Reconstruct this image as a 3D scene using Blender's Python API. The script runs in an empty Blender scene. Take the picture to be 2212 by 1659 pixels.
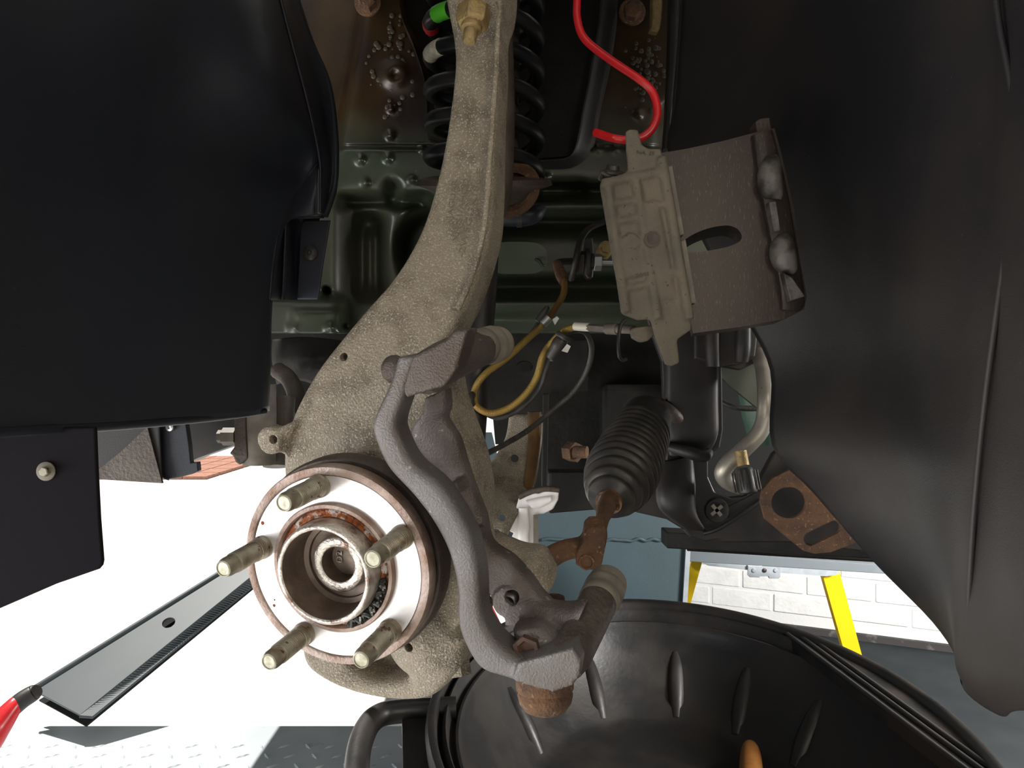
import bpy, math, random
import numpy as np
from mathutils import Vector as V, Matrix
from mathutils.geometry import tessellate_polygon
S = bpy.context.scene
C = S.collection
F, CX, CY, CH = 1660.0, 1106.0, 829.5, 0.9      # lens in pixels, image centre, lens height above the garage floor
random.seed(4)

# ------------------------------------------------------------------ camera, world, lights, exposure
cam = bpy.data.cameras.new('camera'); cam.sensor_width = 36; cam.lens = 36*F/2212; cam.clip_start = .02
co = bpy.data.objects.new('camera', cam); C.objects.link(co)
co.location = (0, 0, CH); co.rotation_euler = (math.pi/2, 0, 0); S.camera = co
S.view_settings.view_transform = 'Standard'; S.view_settings.look = 'None'
S.view_settings.gamma = 1; S.view_settings.use_curve_mapping = False
S.view_settings.exposure = -0.4
w = bpy.data.worlds.new('world'); S.world = w; w.use_nodes = True
w.node_tree.nodes['Background'].inputs[0].default_value = (.86, .92, 1, 1)
w.node_tree.nodes['Background'].inputs[1].default_value = .16
def lamp(name, kind, loc, target, power, color, size=1, sy=None):
    l = bpy.data.lights.new(name, kind); l.energy = power; l.color = color
    if kind == 'AREA':
        l.size = size
        if sy: l.shape = 'RECTANGLE'; l.size_y = sy
    if kind == 'SUN': l.angle = .01
    o = bpy.data.objects.new(name, l); C.objects.link(o); o.location = loc
    o.rotation_euler = (V(target)-V(loc)).to_track_quat('-Z', 'Y').to_euler()
    return o
lamp('sun', 'SUN', (-3.2, 4, 6), (-1.2, 2.6, 0), 8.5, (1, .96, .9))
lamp('doorway_daylight', 'AREA', (-1.7, -.25, .30), (-.15, .6, .7), 38, (.93, .96, 1), 1.1, 1.0)
lamp('wall_fill_light', 'AREA', (1.35, .9, 1.0), (1.25, 2.7, .35), 80, (1, .98, .95), .5, .3)  # added area lamp, unseen, there only to brighten the brick wall
lamp('front_fill_lamp', 'AREA', (.6, -.45, 1.15), (.0, 1.0, .95), 4.0, (1, .88, .72), .35)  # added warm fill lamp, unseen, lights caliper and liner edges from front right

# ------------------------------------------------------------------ helpers
def P(px, py, y): return V(((px-CX)/F*y, y, CH-(py-CY)/F*y))
HC = V((-.1143, .496, CH-.118)); HN = V((-.28363, -.9501, -.12984)); HU = V((.95821, -.28605, 0)); HW = V((-.03714, -.12442, .99153))
def PN(px, py, off=0):                          # a point on the plane parallel to the hub face, off metres outboard of it
    d = V(((px-CX)/F, 1, -(py-CY)/F)); o = V((0, 0, CH))
    return o + d*(((HC-o).dot(HN)+off)/d.dot(HN))
def PZ(px, py, drop): return P(px, py, drop*F/(py-CY))   # a point at a given drop below the lens
org = {}
def props(o, label=None, cat=None, group=None, kind=None):
    if label: o['label'] = label
    if cat: o['category'] = cat
    if group: o['group'] = group
    if kind: o['kind'] = kind
    return o
def thing(name, loc, label, cat, group=None):
    o = bpy.data.objects.new(name, None); C.objects.link(o); o.location = loc; o.empty_display_size = .02
    org[o] = V(loc); return props(o, label, cat, group)
class G:
    def __init__(s): s.v = []; s.f = []
    def add(s, v, f):
        n = len(s.v); s.v += [tuple(p) for p in v]; s.f += [tuple(i+n for i in q) for q in f]; return s
    def grid(s, rows, closed=False, caps=False):
        m = len(rows[0]); v = [p for r in rows for p in r]; f = []
        for i in range(len(rows)-1):
            for j in range(m if closed else m-1):
                k = (j+1) % m; f.append((i*m+j, i*m+k, (i+1)*m+k, (i+1)*m+j))
        if caps: f.append(tuple(range(m))[::-1]); f.append(tuple(range((len(rows)-1)*m, len(rows)*m)))
        return s.add(v, f)
    def box(s, c, sx, sy, sz, ax=None):
        ax = ax or (V((1,0,0)), V((0,1,0)), V((0,0,1)))
        v = [V(c)+ax[0]*a*sx/2+ax[1]*b*sy/2+ax[2]*d*sz/2 for a in (-1,1) for b in (-1,1) for d in (-1,1)]
        return s.add(v, [(0,1,3,2),(4,6,7,5),(0,4,5,1),(2,3,7,6),(0,2,6,4),(1,5,7,3)])
    def prism(s, pts, vec, holes=()):
        vec = V(vec); loops = [list(pts)]+[list(h) for h in holes]; allp = [p for l in loops for p in l]; n = len(allp)
        tri = tessellate_polygon([[V(p) for p in l] for l in loops])
        f = [tuple(t) for t in tri]+[tuple(i+n for i in t)[::-1] for t in tri]; b = 0
        for l in loops:
            k = len(l); f += [(b+i, b+(i+1) % k, n+b+(i+1) % k, n+b+i) for i in range(k)]; b += k
        return s.add([V(p) for p in allp]+[V(p)+vec for p in allp], f)
    def lathe(s, o, ax, prof, seg=32, u=None, ph=0):   # prof: (radius, distance along ax)
        ax = V(ax).normalized(); u = V(u) if u else ax.orthogonal(); u = (u-ax*u.dot(ax)).normalized(); t = ax.cross(u)
        rows = [[V(o)+ax*h+(u*math.cos(ph+a*2*math.pi/seg)+t*math.sin(ph+a*2*math.pi/seg))*max(r, 1e-5) for a in range(seg)] for r, h in prof]
        return s.grid(rows, True, True)
    def tube(s, pts, r, seg=12, sub=6, smooth=True, flat=1):
        rs = r if isinstance(r, (list, tuple)) else [r]*len(pts)
        q = cat([tuple(p)+(k,) for p, k in zip(pts, rs)], sub) if smooth else [tuple(p)+(k,) for p, k in zip(pts, rs)]
        pp = [V(a[:3]) for a in q]; rows = []; up = None
        for i, p in enumerate(pp):
            t = (pp[min(i+1, len(pp)-1)]-pp[max(i-1, 0)]).normalized()
            up = t.orthogonal() if up is None else (up-t*up.dot(t))
            up.normalize(); b = t.cross(up)
            rows.append([p+(up*math.cos(a)+b*math.sin(a)*flat)*q[i][3] for a in [k*2*math.pi/seg for k in range(seg)]])
        return s.grid(rows, True, True)
    def bar(s, secs, dirv, sub=5, n=20, pw=.45):      # secs: (L, R, thickness); front face L..R, body extends along dirv
        q = cat([tuple(a)+tuple(b)+(t,) for a, b, t in secs], sub); rows = []; d = V(dirv).normalized()
        for e in q:
            L, R, t = V(e[:3]), V(e[3:6]), e[6]; c = (L+R)/2+d*t/2; a = (R-L)/2; b = d*t/2; r = []
            for k in range(n):
                th = 2*math.pi*k/n; x, y = math.cos(th), math.sin(th)
                r.append(c+a*math.copysign(abs(x)**pw, x)+b*math.copysign(abs(y)**pw, y))
            rows.append(r)
        return s.grid(rows, True, True)
def cat(pts, sub):
    a = np.array(pts, float); n = len(a); out = []
    for i in range(n-1):
        p0, p1, p2, p3 = a[max(i-1, 0)], a[i], a[i+1], a[min(i+2, n-1)]
        for k in range(sub):
            t = k/sub; out.append(.5*((2*p1)+(-p0+p2)*t+(2*p0-5*p1+4*p2-p3)*t*t+(-p0+3*p1-3*p2+p3)*t**3))
    out.append(a[-1]); return [tuple(x) for x in out]
def surf(rows, su=6, sv=6):                           # smooth sheet through a coarse grid of points
    r1 = [cat([tuple(p) for p in r], su) for r in rows]; cols = list(zip(*r1))
    c2 = [cat(c, sv) for c in cols]; return [[V(p) for p in r] for r in zip(*c2)]
def obj(name, g, m, parent=None, smooth=38, bevel=0, remesh=0, solid=0, label=None, cat_=None, group=None, kind=None, soft=0, subs=0):
    c = V(np.mean(np.array(g.v), axis=0)); me = bpy.data.meshes.new(name)
    me.from_pydata([tuple(V(p)-c) for p in g.v], [], g.f); me.validate()
    o = bpy.data.objects.new(name, me); C.objects.link(o); me.materials.append(m)
    import bmesh
    b = bmesh.new(); b.from_mesh(me); bmesh.ops.remove_doubles(b, verts=b.verts, dist=1e-6)
    bmesh.ops.recalc_face_normals(b, faces=b.faces)
    for f in b.faces: f.smooth = smooth > 0
    if smooth and not remesh:
        for e in b.edges:
            if len(e.link_faces) == 2 and e.calc_face_angle(0) > math.radians(smooth): e.smooth = False
    b.to_mesh(me); b.free()
    org[o] = c
    if parent: o.parent = parent; o.location = c-org[parent]
    else: o.location = c
    if solid:
        md = o.modifiers.new('solidify', 'SOLIDIFY'); md.thickness = solid; md.offset = 1
    if bevel:
        md = o.modifiers.new('bevel', 'BEVEL'); md.width = bevel; md.segments = 3; md.limit_method = 'ANGLE'; md.angle_limit = .6; md.harden_normals = False
    if remesh:
        md = o.modifiers.new('remesh', 'REMESH'); md.mode = 'VOXEL'; md.voxel_size = remesh; md.use_smooth_shade = True
        md = o.modifiers.new('smooth', 'SMOOTH'); md.iterations = soft or 4; md.factor = .5
    return props(o, label, cat_, group, kind)

def drill(o, cuts):
    tmp = []
    for g in cuts:
        me = bpy.data.meshes.new('cut'); me.from_pydata([tuple(v) for v in g.v], [], g.f); c = bpy.data.objects.new('cut', me); C.objects.link(c); tmp.append(c)
        import bmesh
        b = bmesh.new(); b.from_mesh(me); bmesh.ops.recalc_face_normals(b, faces=b.faces); b.to_mesh(me); b.free()
        md = o.modifiers.new('bore', 'BOOLEAN'); md.object = c; md.operation = 'DIFFERENCE'; md.solver = 'FAST'
    bpy.context.view_layer.update()
    me = bpy.data.meshes.new_from_object(o.evaluated_get(bpy.context.evaluated_depsgraph_get()))
    o.modifiers.clear(); o.data = me
    for c in tmp: bpy.data.objects.remove(c)
    return o
# ------------------------------------------------------------------ materials
def mat(name, col, rough=.5, metal=0, col2=None, scale=20, lo=.4, hi=.65, spots=None, sscale=120, sth=.62, bump=0, bscale=200, spec=.5, rough2=None, coat=0, stretch=None):
    m = bpy.data.materials.new(name); m.use_nodes = True; nt = m.node_tree; N = nt.nodes; L = nt.links
    b = N['Principled BSDF']; b.inputs['Roughness'].default_value = rough; b.inputs['Metallic'].default_value = metal
    b.inputs['Specular IOR Level'].default_value = spec; b.inputs['Coat Weight'].default_value = coat
    c4 = lambda c: (*c, 1)
    b.inputs['Base Color'].default_value = c4(col)
    g = N.new('ShaderNodeNewGeometry'); src = g.outputs['Position']
    if stretch:
        mp = N.new('ShaderNodeMapping'); L.new(src, mp.inputs[0]); mp.inputs['Scale'].default_value = stretch; src = mp.outputs[0]
    out = None
    def noise(sc, det=6):
        n = N.new('ShaderNodeTexNoise'); n.inputs['Scale'].default_value = sc; n.inputs['Detail'].default_value = det; L.new(src, n.inputs['Vector']); return n
    def ramp(n, a, c):
        r = N.new('ShaderNodeMapRange'); r.inputs[1].default_value = a; r.inputs[2].default_value = c; L.new(n.outputs[0], r.inputs[0]); return r
    def mix(f, A, B):
        x = N.new('ShaderNodeMix'); x.data_type = 'RGBA'; L.new(f.outputs[0], x.inputs[0])
        if isinstance(A, tuple): x.inputs[6].default_value = c4(A)
        else: L.new(A, x.inputs[6])
        x.inputs[7].default_value = c4(B); return x.outputs[2]
    if col2:
        r = ramp(noise(scale), lo, hi); out = mix(r, col, col2)
        if rough2 is not None:
            q = N.new('ShaderNodeMapRange'); q.inputs[3].default_value = rough; q.inputs[4].default_value = rough2; L.new(r.outputs[0], q.inputs[0]); L.new(q.outputs[0], b.inputs['Roughness'])
    if spots:
        r = ramp(noise(sscale, 3), sth, sth+.05); out = mix(r, out if out else col, spots)
    if out: L.new(out, b.inputs['Base Color'])
    if bump:
        n = noise(bscale, 5); bm = N.new('ShaderNodeBump'); bm.inputs['Strength'].default_value = bump; bm.inputs['Distance'].default_value = .002
        L.new(n.outputs[0], bm.inputs['Height']); L.new(bm.outputs[0], b.inputs['Normal'])
    m['b'] = 1; return m
M = {}
M['liner'] = mat('black_plastic', (.020,.023,.034), .40, 0, (.024,.025,.032), 6, spots=(.06,.055,.045), sscale=160, sth=.74, bump=.12, bscale=900, spec=.45, rough2=.5)
M['liner_dusty'] = mat('dusty_black_plastic', (.020,.019,.021), .38, 0, (.034,.028,.025), 5, spots=(.09,.075,.06), sscale=190, sth=.74, bump=.12, bscale=800, spec=.42, rough2=.55)
M['cast_alloy'] = mat('weathered_cast_alloy', (.32,.27,.205), .62, .15, (.17,.135,.10), 45, .46, .70, spots=(.48,.43,.36), sscale=760, sth=.57, bump=.9, bscale=650)
M['cast_iron'] = mat('grey_cast_iron', (.13,.11,.10), .5, .4, (.085,.062,.050), 24, spots=(.32,.28,.25), sscale=170, sth=.69, bump=.5, bscale=800)
M['iron_bar'] = mat('painted_cast_iron', (.155,.145,.14), .45, .35, (.12,.10,.088), 30, spots=(.34,.30,.26), sscale=150, sth=.72, bump=.35, bscale=750)
M['brown_iron'] = mat('brown_oxidised_iron', (.075,.055,.045), .55, .3, (.11,.09,.075), 28, bump=.5, bscale=260)
M['rust'] = mat('rusty_steel', (.15,.075,.036), .85, 0, (.075,.042,.028), 50, spots=(.24,.13,.07), sscale=260, sth=.62, bump=.8, bscale=420)
M['rust_orange'] = mat('orange_rust', (.36,.10,.03), .8, 0, (.62,.56,.50), 110, .5, .58, spots=(.16,.06,.03), sscale=320, sth=.56, bump=.8, bscale=500)
M['machined'] = mat('machined_steel', (.80,.77,.76), .34, .55, (.70,.66,.66), 12, spots=(.36,.12,.05), sscale=90, sth=.78, bump=.04, bscale=600)
M['rim_rust'] = mat('lightly_rusted_steel', (.42,.33,.29), .5, .4, (.24,.15,.11), 60, .35, .65, bump=.4, bscale=400)
M['bore'] = mat('worn_bright_steel', (.62,.56,.50), .35, .7, (.20,.13,.10), 70, .52, .66, bump=.5, bscale=350)
M['dark_bore'] = mat('brown_bore_steel', (.17,.125,.10), .45, .5, (.27,.21,.17), 60, bump=.2)
M['grease'] = mat('black_grease', (.02,.02,.018), .18, 0, bump=.5, bscale=180, spec=.7)
M['zinc'] = mat('zinc_plated_steel', (.36,.33,.26), .42, .55, (.24,.19,.13), 90, spots=(.12,.065,.04), sscale=220, sth=.64, bump=.2)
M['zinc_end'] = mat('pale_zinc', (.52,.50,.40), .45, .4, (.34,.32,.23), 260, bump=.2)
M['silver'] = mat('dull_silver_steel', (.55,.55,.55), .32, .85, (.42,.40,.38), 80)
M['brass'] = mat('gold_zinc_steel', (.42,.30,.13), .5, .5, (.30,.21,.10), 120, bump=.4, bscale=500)
M['black_metal'] = mat('black_painted_steel', (.018,.017,.017), .42, .1, (.034,.027,.024), 18, bump=.08, bscale=160, spec=.5, rough2=.55)
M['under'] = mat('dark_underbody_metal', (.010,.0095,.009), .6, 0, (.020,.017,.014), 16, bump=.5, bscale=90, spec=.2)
M['rubber'] = mat('black_rubber', (.032,.030,.029), .42, 0, (.055,.047,.040), 40, bump=.1)
M['spring'] = mat('black_coated_spring', (.010,.010,.012), .32, 0, (.020,.019,.019), 30, spec=.45)
M['red'] = mat('red_plastic_coating', (.62,.018,.022), .3, 0, (.50,.012,.018), 40, spots=(.75,.2,.15), sscale=300, sth=.72)
M['lit_white'] = mat('light_whitened_alloy', (.86,.83,.82), .45, 0, (.74,.71,.70), 30, spots=(.2,.16,.13), sscale=240, sth=.75, bump=.2)  # wishbone alloy, the strong light on it put into the colour as white
M['caliper_tan'] = mat('dusty_caliper_casting', (.165,.138,.104), .72, .1, (.12,.10,.08), 26, spots=(.06,.05,.04), sscale=230, sth=.67, bump=.45, bscale=300)
M['caliper_brown'] = mat('brown_machined_iron', (.048,.035,.028), .42, .3, (.036,.027,.022), 20, spots=(.11,.088,.07), sscale=1100, sth=.61, bump=.07, bscale=300, stretch=(1, 1, .12))
M['caliper_silver'] = mat('scraped_bright_iron', (.15,.135,.12), .5, .3, (.045,.038,.032), 50, .42, .58, bump=.4)
M['green_bottle'] = mat('pale_green_plastic', (.10,.18,.13), .35, 0, (.07,.13,.10), 14)
M['white_plastic'] = mat('cream_plastic', (.78,.76,.62), .4)
M['tan_sleeve'] = mat('dusty_grey_sleeve', (.19,.165,.13), .6, 0, (.13,.11,.09), 60)
M['cable'] = mat('grey_rubber_cable', (.060,.056,.052), .5, 0, (.035,.032,.03), 80, spots=(.13,.12,.10), sscale=300, sth=.66)
M['blue_grey'] = mat('blue_grey_painted_steel', (.060,.090,.105), .45, .1, (.050,.075,.085), 5, spots=(.04,.05,.055), sscale=160, sth=.74, bump=.1)
M['grey_rail'] = mat('grey_painted_steel', (.22,.25,.27), .45, .1, (.19,.21,.23), 8)
M['galv'] = mat('galvanised_steel', (.50,.54,.57), .38, .5, (.42,.46,.50), 50)
M['yellow'] = mat('yellow_powder_coat', (.88,.58,.01), .42)
M['tray'] = mat('oily_black_plastic', (.020,.019,.019), .36, 0, (.032,.026,.022), 12, spots=(.055,.045,.035), sscale=90, sth=.72, bump=.2, bscale=110, spec=.55, rough2=.55)
M['wood'] = mat('orange_wood', (.34,.135,.025), .6, 0, (.27,.10,.02), 60, spots=(.15,.06,.02), sscale=200, sth=.7)
M['alloy_pipe'] = mat('dull_aluminium', (.50,.46,.40), .38, .6, (.40,.36,.30), 40, spots=(.10,.07,.05), sscale=300, sth=.7, bump=.1)
M['brick'] = mat('white_painted_brick', (.86,.86,.84), .6, 0, (.78,.78,.76), 20, bump=1, bscale=80)
M['mortar'] = mat('white_painted_mortar', (.80,.80,.78), .8, bump=.5)
M['floor_paint'] = mat('grey_floor_paint', (.028,.033,.037), .85, 0, (.038,.043,.046), 7, spots=(.12,.12,.12), sscale=90, sth=.77, spec=.15)
M['dark_dirt'] = mat('dark_wall_foot', (.05,.045,.045), .8, 0, (.25,.23,.22), 14, .55, .7)
M['concrete'] = mat('pale_concrete', (.82,.81,.78), .85, 0, (.74,.73,.70), 3)
M['paver'] = mat('red_paving', (.50,.24,.17), .85, 0, (.36,.20,.14), 30)
M['green_tape'] = mat('green_paint_mark', (.10,.55,.03), .5)
M['red_tape'] = mat('red_paint_mark', (.55,.02,.02), .5)
M['white_tape'] = mat('white_paint_mark', (.60,.56,.45), .6, 0, (.40,.36,.28), 200)
M['green_panel'] = mat('dark_green_painted_steel', (.036,.046,.027), .28, .1, (.056,.058,.038), 7, spots=(.10,.10,.075), sscale=150, sth=.74, bump=.12, bscale=120, rough2=.42)
M['plug'] = mat('grey_green_plug', (.095,.105,.080), .42, 0, (.065,.085,.045), 9)
M['deck'] = mat('worn_pale_deck_steel', (.55,.60,.62), .5, .1, (.46,.51,.53), 8, spots=(.2,.22,.22), sscale=120, sth=.75)
M['arm_paint'] = mat('dark_grey_arm_paint', (.050,.062,.068), .5, .05, (.040,.050,.056), 6)
M['flap'] = mat('dimmed_flap_plastic', (.008,.0065,.009), .8, 0, spec=.12, bump=.1)  # liner plastic, colour darkened to hold down the light falling on the flap
M['dark_rust'] = mat('dark_rust', (.055,.028,.018), .8, 0, (.10,.05,.03), 90, bump=.6)
M['wax'] = mat('dried_wax', (.045,.035,.02), .5)
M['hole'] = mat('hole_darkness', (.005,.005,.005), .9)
# cavity wax: brown stain on the upper part of the green panel
nt = M['green_panel'].node_tree; N = nt.nodes; L = nt.links; bs = N['Principled BSDF']; old = bs.inputs['Base Color'].links[0].from_socket
g_ = N.new('ShaderNodeNewGeometry'); sp = N.new('ShaderNodeSeparateXYZ'); L.new(g_.outputs['Position'], sp.inputs[0])
nz = N.new('ShaderNodeTexNoise'); nz.inputs['Scale'].default_value = 9; L.new(g_.outputs['Position'], nz.inputs['Vector'])
ad = N.new('ShaderNodeMath'); ad.operation = 'MULTIPLY_ADD'; ad.inputs[1].default_value = .12; L.new(nz.outputs[0], ad.inputs[0]); L.new(sp.outputs[2], ad.inputs[2])
mr = N.new('ShaderNodeMapRange'); mr.inputs[1].default_value = 1.27; mr.inputs[2].default_value = 1.34; L.new(ad.outputs[0], mr.inputs[0])
cr = N.new('ShaderNodeValToRGB'); cr.color_ramp.elements[0].color = (.036,.019,.005,1); cr.color_ramp.elements[1].color = (.012,.006,.005,1); cr.color_ramp.elements[0].position = .42; cr.color_ramp.elements[1].position = .62
L.new(nz.outputs[0], cr.inputs[0]); mx = N.new('ShaderNodeMix'); mx.data_type = 'RGBA'; L.new(mr.outputs[0], mx.inputs[0]); L.new(old, mx.inputs[6]); L.new(cr.outputs[0], mx.inputs[7]); L.new(mx.outputs[2], bs.inputs['Base Color'])
# braided hose: gold weave
m = mat('gold_braid', (.34,.22,.05), .42, .4, (.24,.10,.03), 9, .50, .66); nt = m.node_tree; N = nt.nodes; L = nt.links
ck = N.new('ShaderNodeTexVoronoi'); ck.inputs['Scale'].default_value = 1500; g_ = N.new('ShaderNodeNewGeometry'); L.new(g_.outputs['Position'], ck.inputs['Vector'])
bm_ = N.new('ShaderNodeBump'); bm_.inputs['Strength'].default_value = .5; bm_.inputs['Distance'].default_value = .001; L.new(ck.outputs[0], bm_.inputs['Height']); L.new(bm_.outputs[0], N['Principled BSDF'].inputs['Normal']); M['braid'] = m

# ------------------------------------------------------------------ the setting
def plane(x0, x1, y0, y1, z, t=.03): return G().box(((x0+x1)/2, (y0+y1)/2, z-t/2), x1-x0, y1-y0, t)
obj('floor', plane(.22, 4, -2, 4.6, 0), M['floor_paint'], kind='structure')
obj('ground', plane(-30, .22, -6, 30, 0), M['concrete'], kind='structure')
obj('ground_back', plane(.22, 1.2, 4.6, 30, 0), M['concrete'], kind='structure').name = 'trim_1'
# brick wall, turned so that it comes nearer to the right
wa = math.radians(25); wd = V((math.cos(wa), -math.sin(wa), 0)); wn = V((-math.sin(wa), -math.cos(wa), 0))
w0 = V((.35, 3.12, 0))
wall = obj('wall_right', G().prism([w0, w0+wd*4.2, w0+wd*4.2+V((0,0,2.4)), w0+V((0,0,2.4))], -wn*.1), M['mortar'], kind='structure', smooth=0)
bl, bh, bt = .215, .065, .012
bme = None; bricks = []
for r in range(12):
    for c in range(14):
        p = w0+wd*((c+.5+(.5 if r % 2 else 0))*.225)+V((0, 0, .095+r*.075))+wn*(bt/2+random.uniform(-.003, .001)-.006)
        if bme is None:
            o = obj('brick', G().box(p, bl, bt, bh, (wd, wn, V((0,0,1)))), M['brick'], wall, bevel=.004, smooth=0); bme = o
        else:
            o = bme.copy(); C.objects.link(o); o.location = p-org[wall]
            o.scale = (random.uniform(.985, 1.01), 1, random.uniform(.97, 1.03))
obj('baseboard_right', G().prism([w0+wn*.02, w0+wd*4.2+wn*.02, w0+wd*4.2+wn*.02+V((0,0,.022)), w0+wn*.02+V((0,0,.022))], -wn*.02), M['dark_dirt'], kind='structure')
hull = thing('car_underbody', (.3, 2.0, .80), 'dark body of the car filling the space behind the wheel arch', 'car body')
obj('hull', G().add([(-.7,1.42,.98),(-.7,2.6,.98),(1.25,2.5,.86),(1.25,1.42,.86),(-.7,1.42,1.7),(-.7,2.6,1.7),(1.25,2.5,1.55),(1.25,1.42,1.55)], [(0,1,2,3),(4,7,6,5),(0,3,7,4),(1,5,6,2),(0,4,5,1),(3,2,6,7)]), M['under'], hull, smooth=0, bevel=.03)
# garage walls and ceiling around the camera (open doorway on the left)
obj('ceiling', plane(-.9, 4.2, -2.2, 3.4, 2.6), M['mortar'], kind='structure')
obj('wall_back', G().box((1.7, -2.2, 1.3), 4.6, .1, 2.6), M['mortar'], kind='structure')
# paving far outside
pv = thing('paving_patch', (-3.9, 8.4, .02), 'strip of red brick paving far out on the bright driveway, behind the dark bracket', 'paving')
pm = None
for i in range(8):
    for j in range(6):
        q = (-4.6+i*.23, 7.4+j*.35, .015)
        if pm is None: pm = obj('paver', G().box(q, .215, .33, .03), M['paver'], pv, smooth=0)
        else:
            o = pm.copy(); C.objects.link(o); o.location = V(q)-org[pv]

# ------------------------------------------------------------------ lift platform and ramp
PD = .655
lp = thing('lift_platform', (-.7, 1.1, CH-PD), 'pale steel lift platform with raised diamond tread at the lower left', 'platform')
obj('deck', G().box((-.24, 1.0, CH-PD-.03), 1.74, .95, .06), M['deck'], lp, bevel=.004, smooth=0)
tr = G()
for i in range(24):
    for j in range(24):
        x = -1.02+i*.042+(.021 if j % 2 else 0); y = .56+j*.036
        a = math.radians(35 if (i+j) % 2 else -55); d = V((math.cos(a), math.sin(a), 0)); n = V((-d.y, d.x, 0)); c = V((x, y, CH-PD))
        tr.add([c-d*.013, c+n*.003, c+d*.013, c-n*.003, c+V((0,0,.0022))-d*.006, c+V((0,0,.0022))+d*.006], [(0,3,4),(3,5,4),(3,2,5),(2,1,5),(1,4,5),(1,0,4)])
obj('tread', tr, M['deck'], lp, smooth=0, kind='stuff')
A0, A1 = P(70, 1490, 1.46), P(560, 1185, 1.75); B0, B1 = P(172, 1545, 1.40), P(560, 1268, 1.70); C0, C1 = P(200, 1547, 1.40), P(575, 1278, 1.71)
rp = thing('channel_beam', (B0+B1)/2, 'grey steel channel arm slanting up from the lower left towards the hub, one oval hole', 'beam')
nrm = (A1-A0).cross(B0-A0).normalized(); nrm = nrm if nrm.y > 0 else -nrm
e1 = (A1-A0).normalized(); e2 = nrm.cross(e1); hc = P(364, 1345, 1.0); k_ = (A0.dot(nrm)-V((0,0,CH)).dot(nrm))/((hc-V((0,0,CH))).dot(nrm)); hc = V((0,0,CH))+(hc-V((0,0,CH)))*k_
B1p = B1-nrm*(B1-A0).dot(nrm)
holes = [[hc+(e1*math.cos(t)*.012+e2*math.sin(t)*.015) for t in [i*math.pi/10 for i in range(20)]]]
obj('web', G().prism([A0, A1, B1p, B0], nrm*.005, holes), M['arm_paint'], rp, smooth=0, bevel=.001)
C0 = B0+(C0-P(172,1545,1.40)); C1 = B1p+(C1-P(560,1268,1.70)).normalized()*.02; B1 = B1p
obj('flange', G().prism([B0, B1, C1, C0], V((0, 0, -.005))), M['arm_paint'], rp, smooth=0)
obj('back_face', G().prism([A0+nrm*.03, A1+nrm*.03, B1p+nrm*.03, B0+nrm*.03], nrm*.004), M['hole'], rp, smooth=0)
obj('top_lip', G().tube([A0, A1], .006, smooth=False), M['arm_paint'], rp)
ht = G(); 
for i in range(70):
    t = i/70; a = B0.lerp(B1, t); b = C0.lerp(C1, min(1, t+.012)); ht.tube([a+V((0,-.001,-.003)), b+V((0,-.001,-.003))], .0016, 5, 1, False)
obj('grip_ridge', ht, M['arm_paint'], rp, kind='stuff')

# big blue-grey cross beam and rails behind the tray
cb = thing('lift_cross_beam', P(1320, 1280, 1.78), 'blue-grey painted steel panel of the lift behind the drain tray', 'beam')
obj('panel', G().prism([P(1160,1095,1.78), P(1484,1095,1.78), P(1468,1420,1.78), P(1160,1420,1.78)], (0,.05,0)), M['blue_grey'], cb, smooth=0, bevel=.003)
obj('edge_strip', G().prism([P(1484,1150,1.77), P(1494,1150,1.77), P(1478,1420,1.77), P(1468,1420,1.77)], (0,.04,0)), M['galv'], cb, smooth=0)
wl = [P(1170+i*15, 1166+random.uniform(-3,3), 1.776) for i in range(21)]
obj('weld_seam', G().tube(wl, .0035, 8), M['blue_grey'], cb, label='wavy weld seam')
obj('side_plate', G().prism([P(1040,935,1.9), P(1062,935,1.9), P(1115,1150,1.9), P(1110,1178,1.9), P(1040,1178,1.9)], (0,.02,0)), M['blue_grey'], cb, smooth=0)
sr = thing('black_sill_rail', P(1690,1190,1.55), 'long black sill rail above the yellow step stool', 'rail')
obj('rail_body', G().prism([P(1440,1150,1.55), P(1985,1180,1.3), P(1985,1218,1.3), P(1440,1185,1.55)], (0,.06,0)), M['under'], sr, smooth=0, bevel=.003)
obj('lower_lip', G().tube([P(1485,1187,1.54), P(1985,1216,1.29)], .003, 8, 1, False), M['under'], sr)
obj('grey_lift_rail', G().prism([P(1486,1188,2.0), P(2010,1228,1.75), P(2010,1246,1.75), P(1486,1213,2.0)], (0,.04,0)), M['grey_rail'], smooth=0, bevel=.002,
    label='grey steel rail running level just above the yellow legs', cat_='rail')
st = thing('step_stool', (1.0, 2.2, 0), 'folding step stool with splayed yellow legs before the white brick wall', 'stool')
def leg(x0, x1, y0, X0, X1, Y1, d0, d1, nm='leg'):
    a = [P(x0,y0,d0), P(x1,y0,d0), P(X1,Y1,d1), P(X0,Y1,d1)]
    obj(nm, G().prism(a, (0,.022,0)), M['yellow'], st, smooth=0, bevel=.002)
leg(1493, 1518, 1212, 1440, 1449, 1460, 2.1, 2.35); leg(1772, 1811, 1225, 1836, 1872, 1452, 2.1, 2.2)
obj('cross_bar', G().prism([P(1500,1208,2.08), P(1812,1226,2.08), P(1812,1241,2.08), P(1785,1245,2.08), P(1640,1234,2.08), P(1530,1222,2.08)], (0,.02,0)), M['galv'], st, smooth=0)
hp = obj('hinge_plate', G().prism([P(1616,1222,2.07), P(1686,1222,2.07), P(1686,1246,2.07), P(1682,1250,2.07), P(1662,1250,2.07), P(1660,1245,2.07), P(1642,1245,2.07), P(1640,1248,2.07), P(1620,1247,2.07), P(1616,1243,2.07)], (0,.01,0)), M['galv'], st, smooth=0, bevel=.001)
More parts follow.
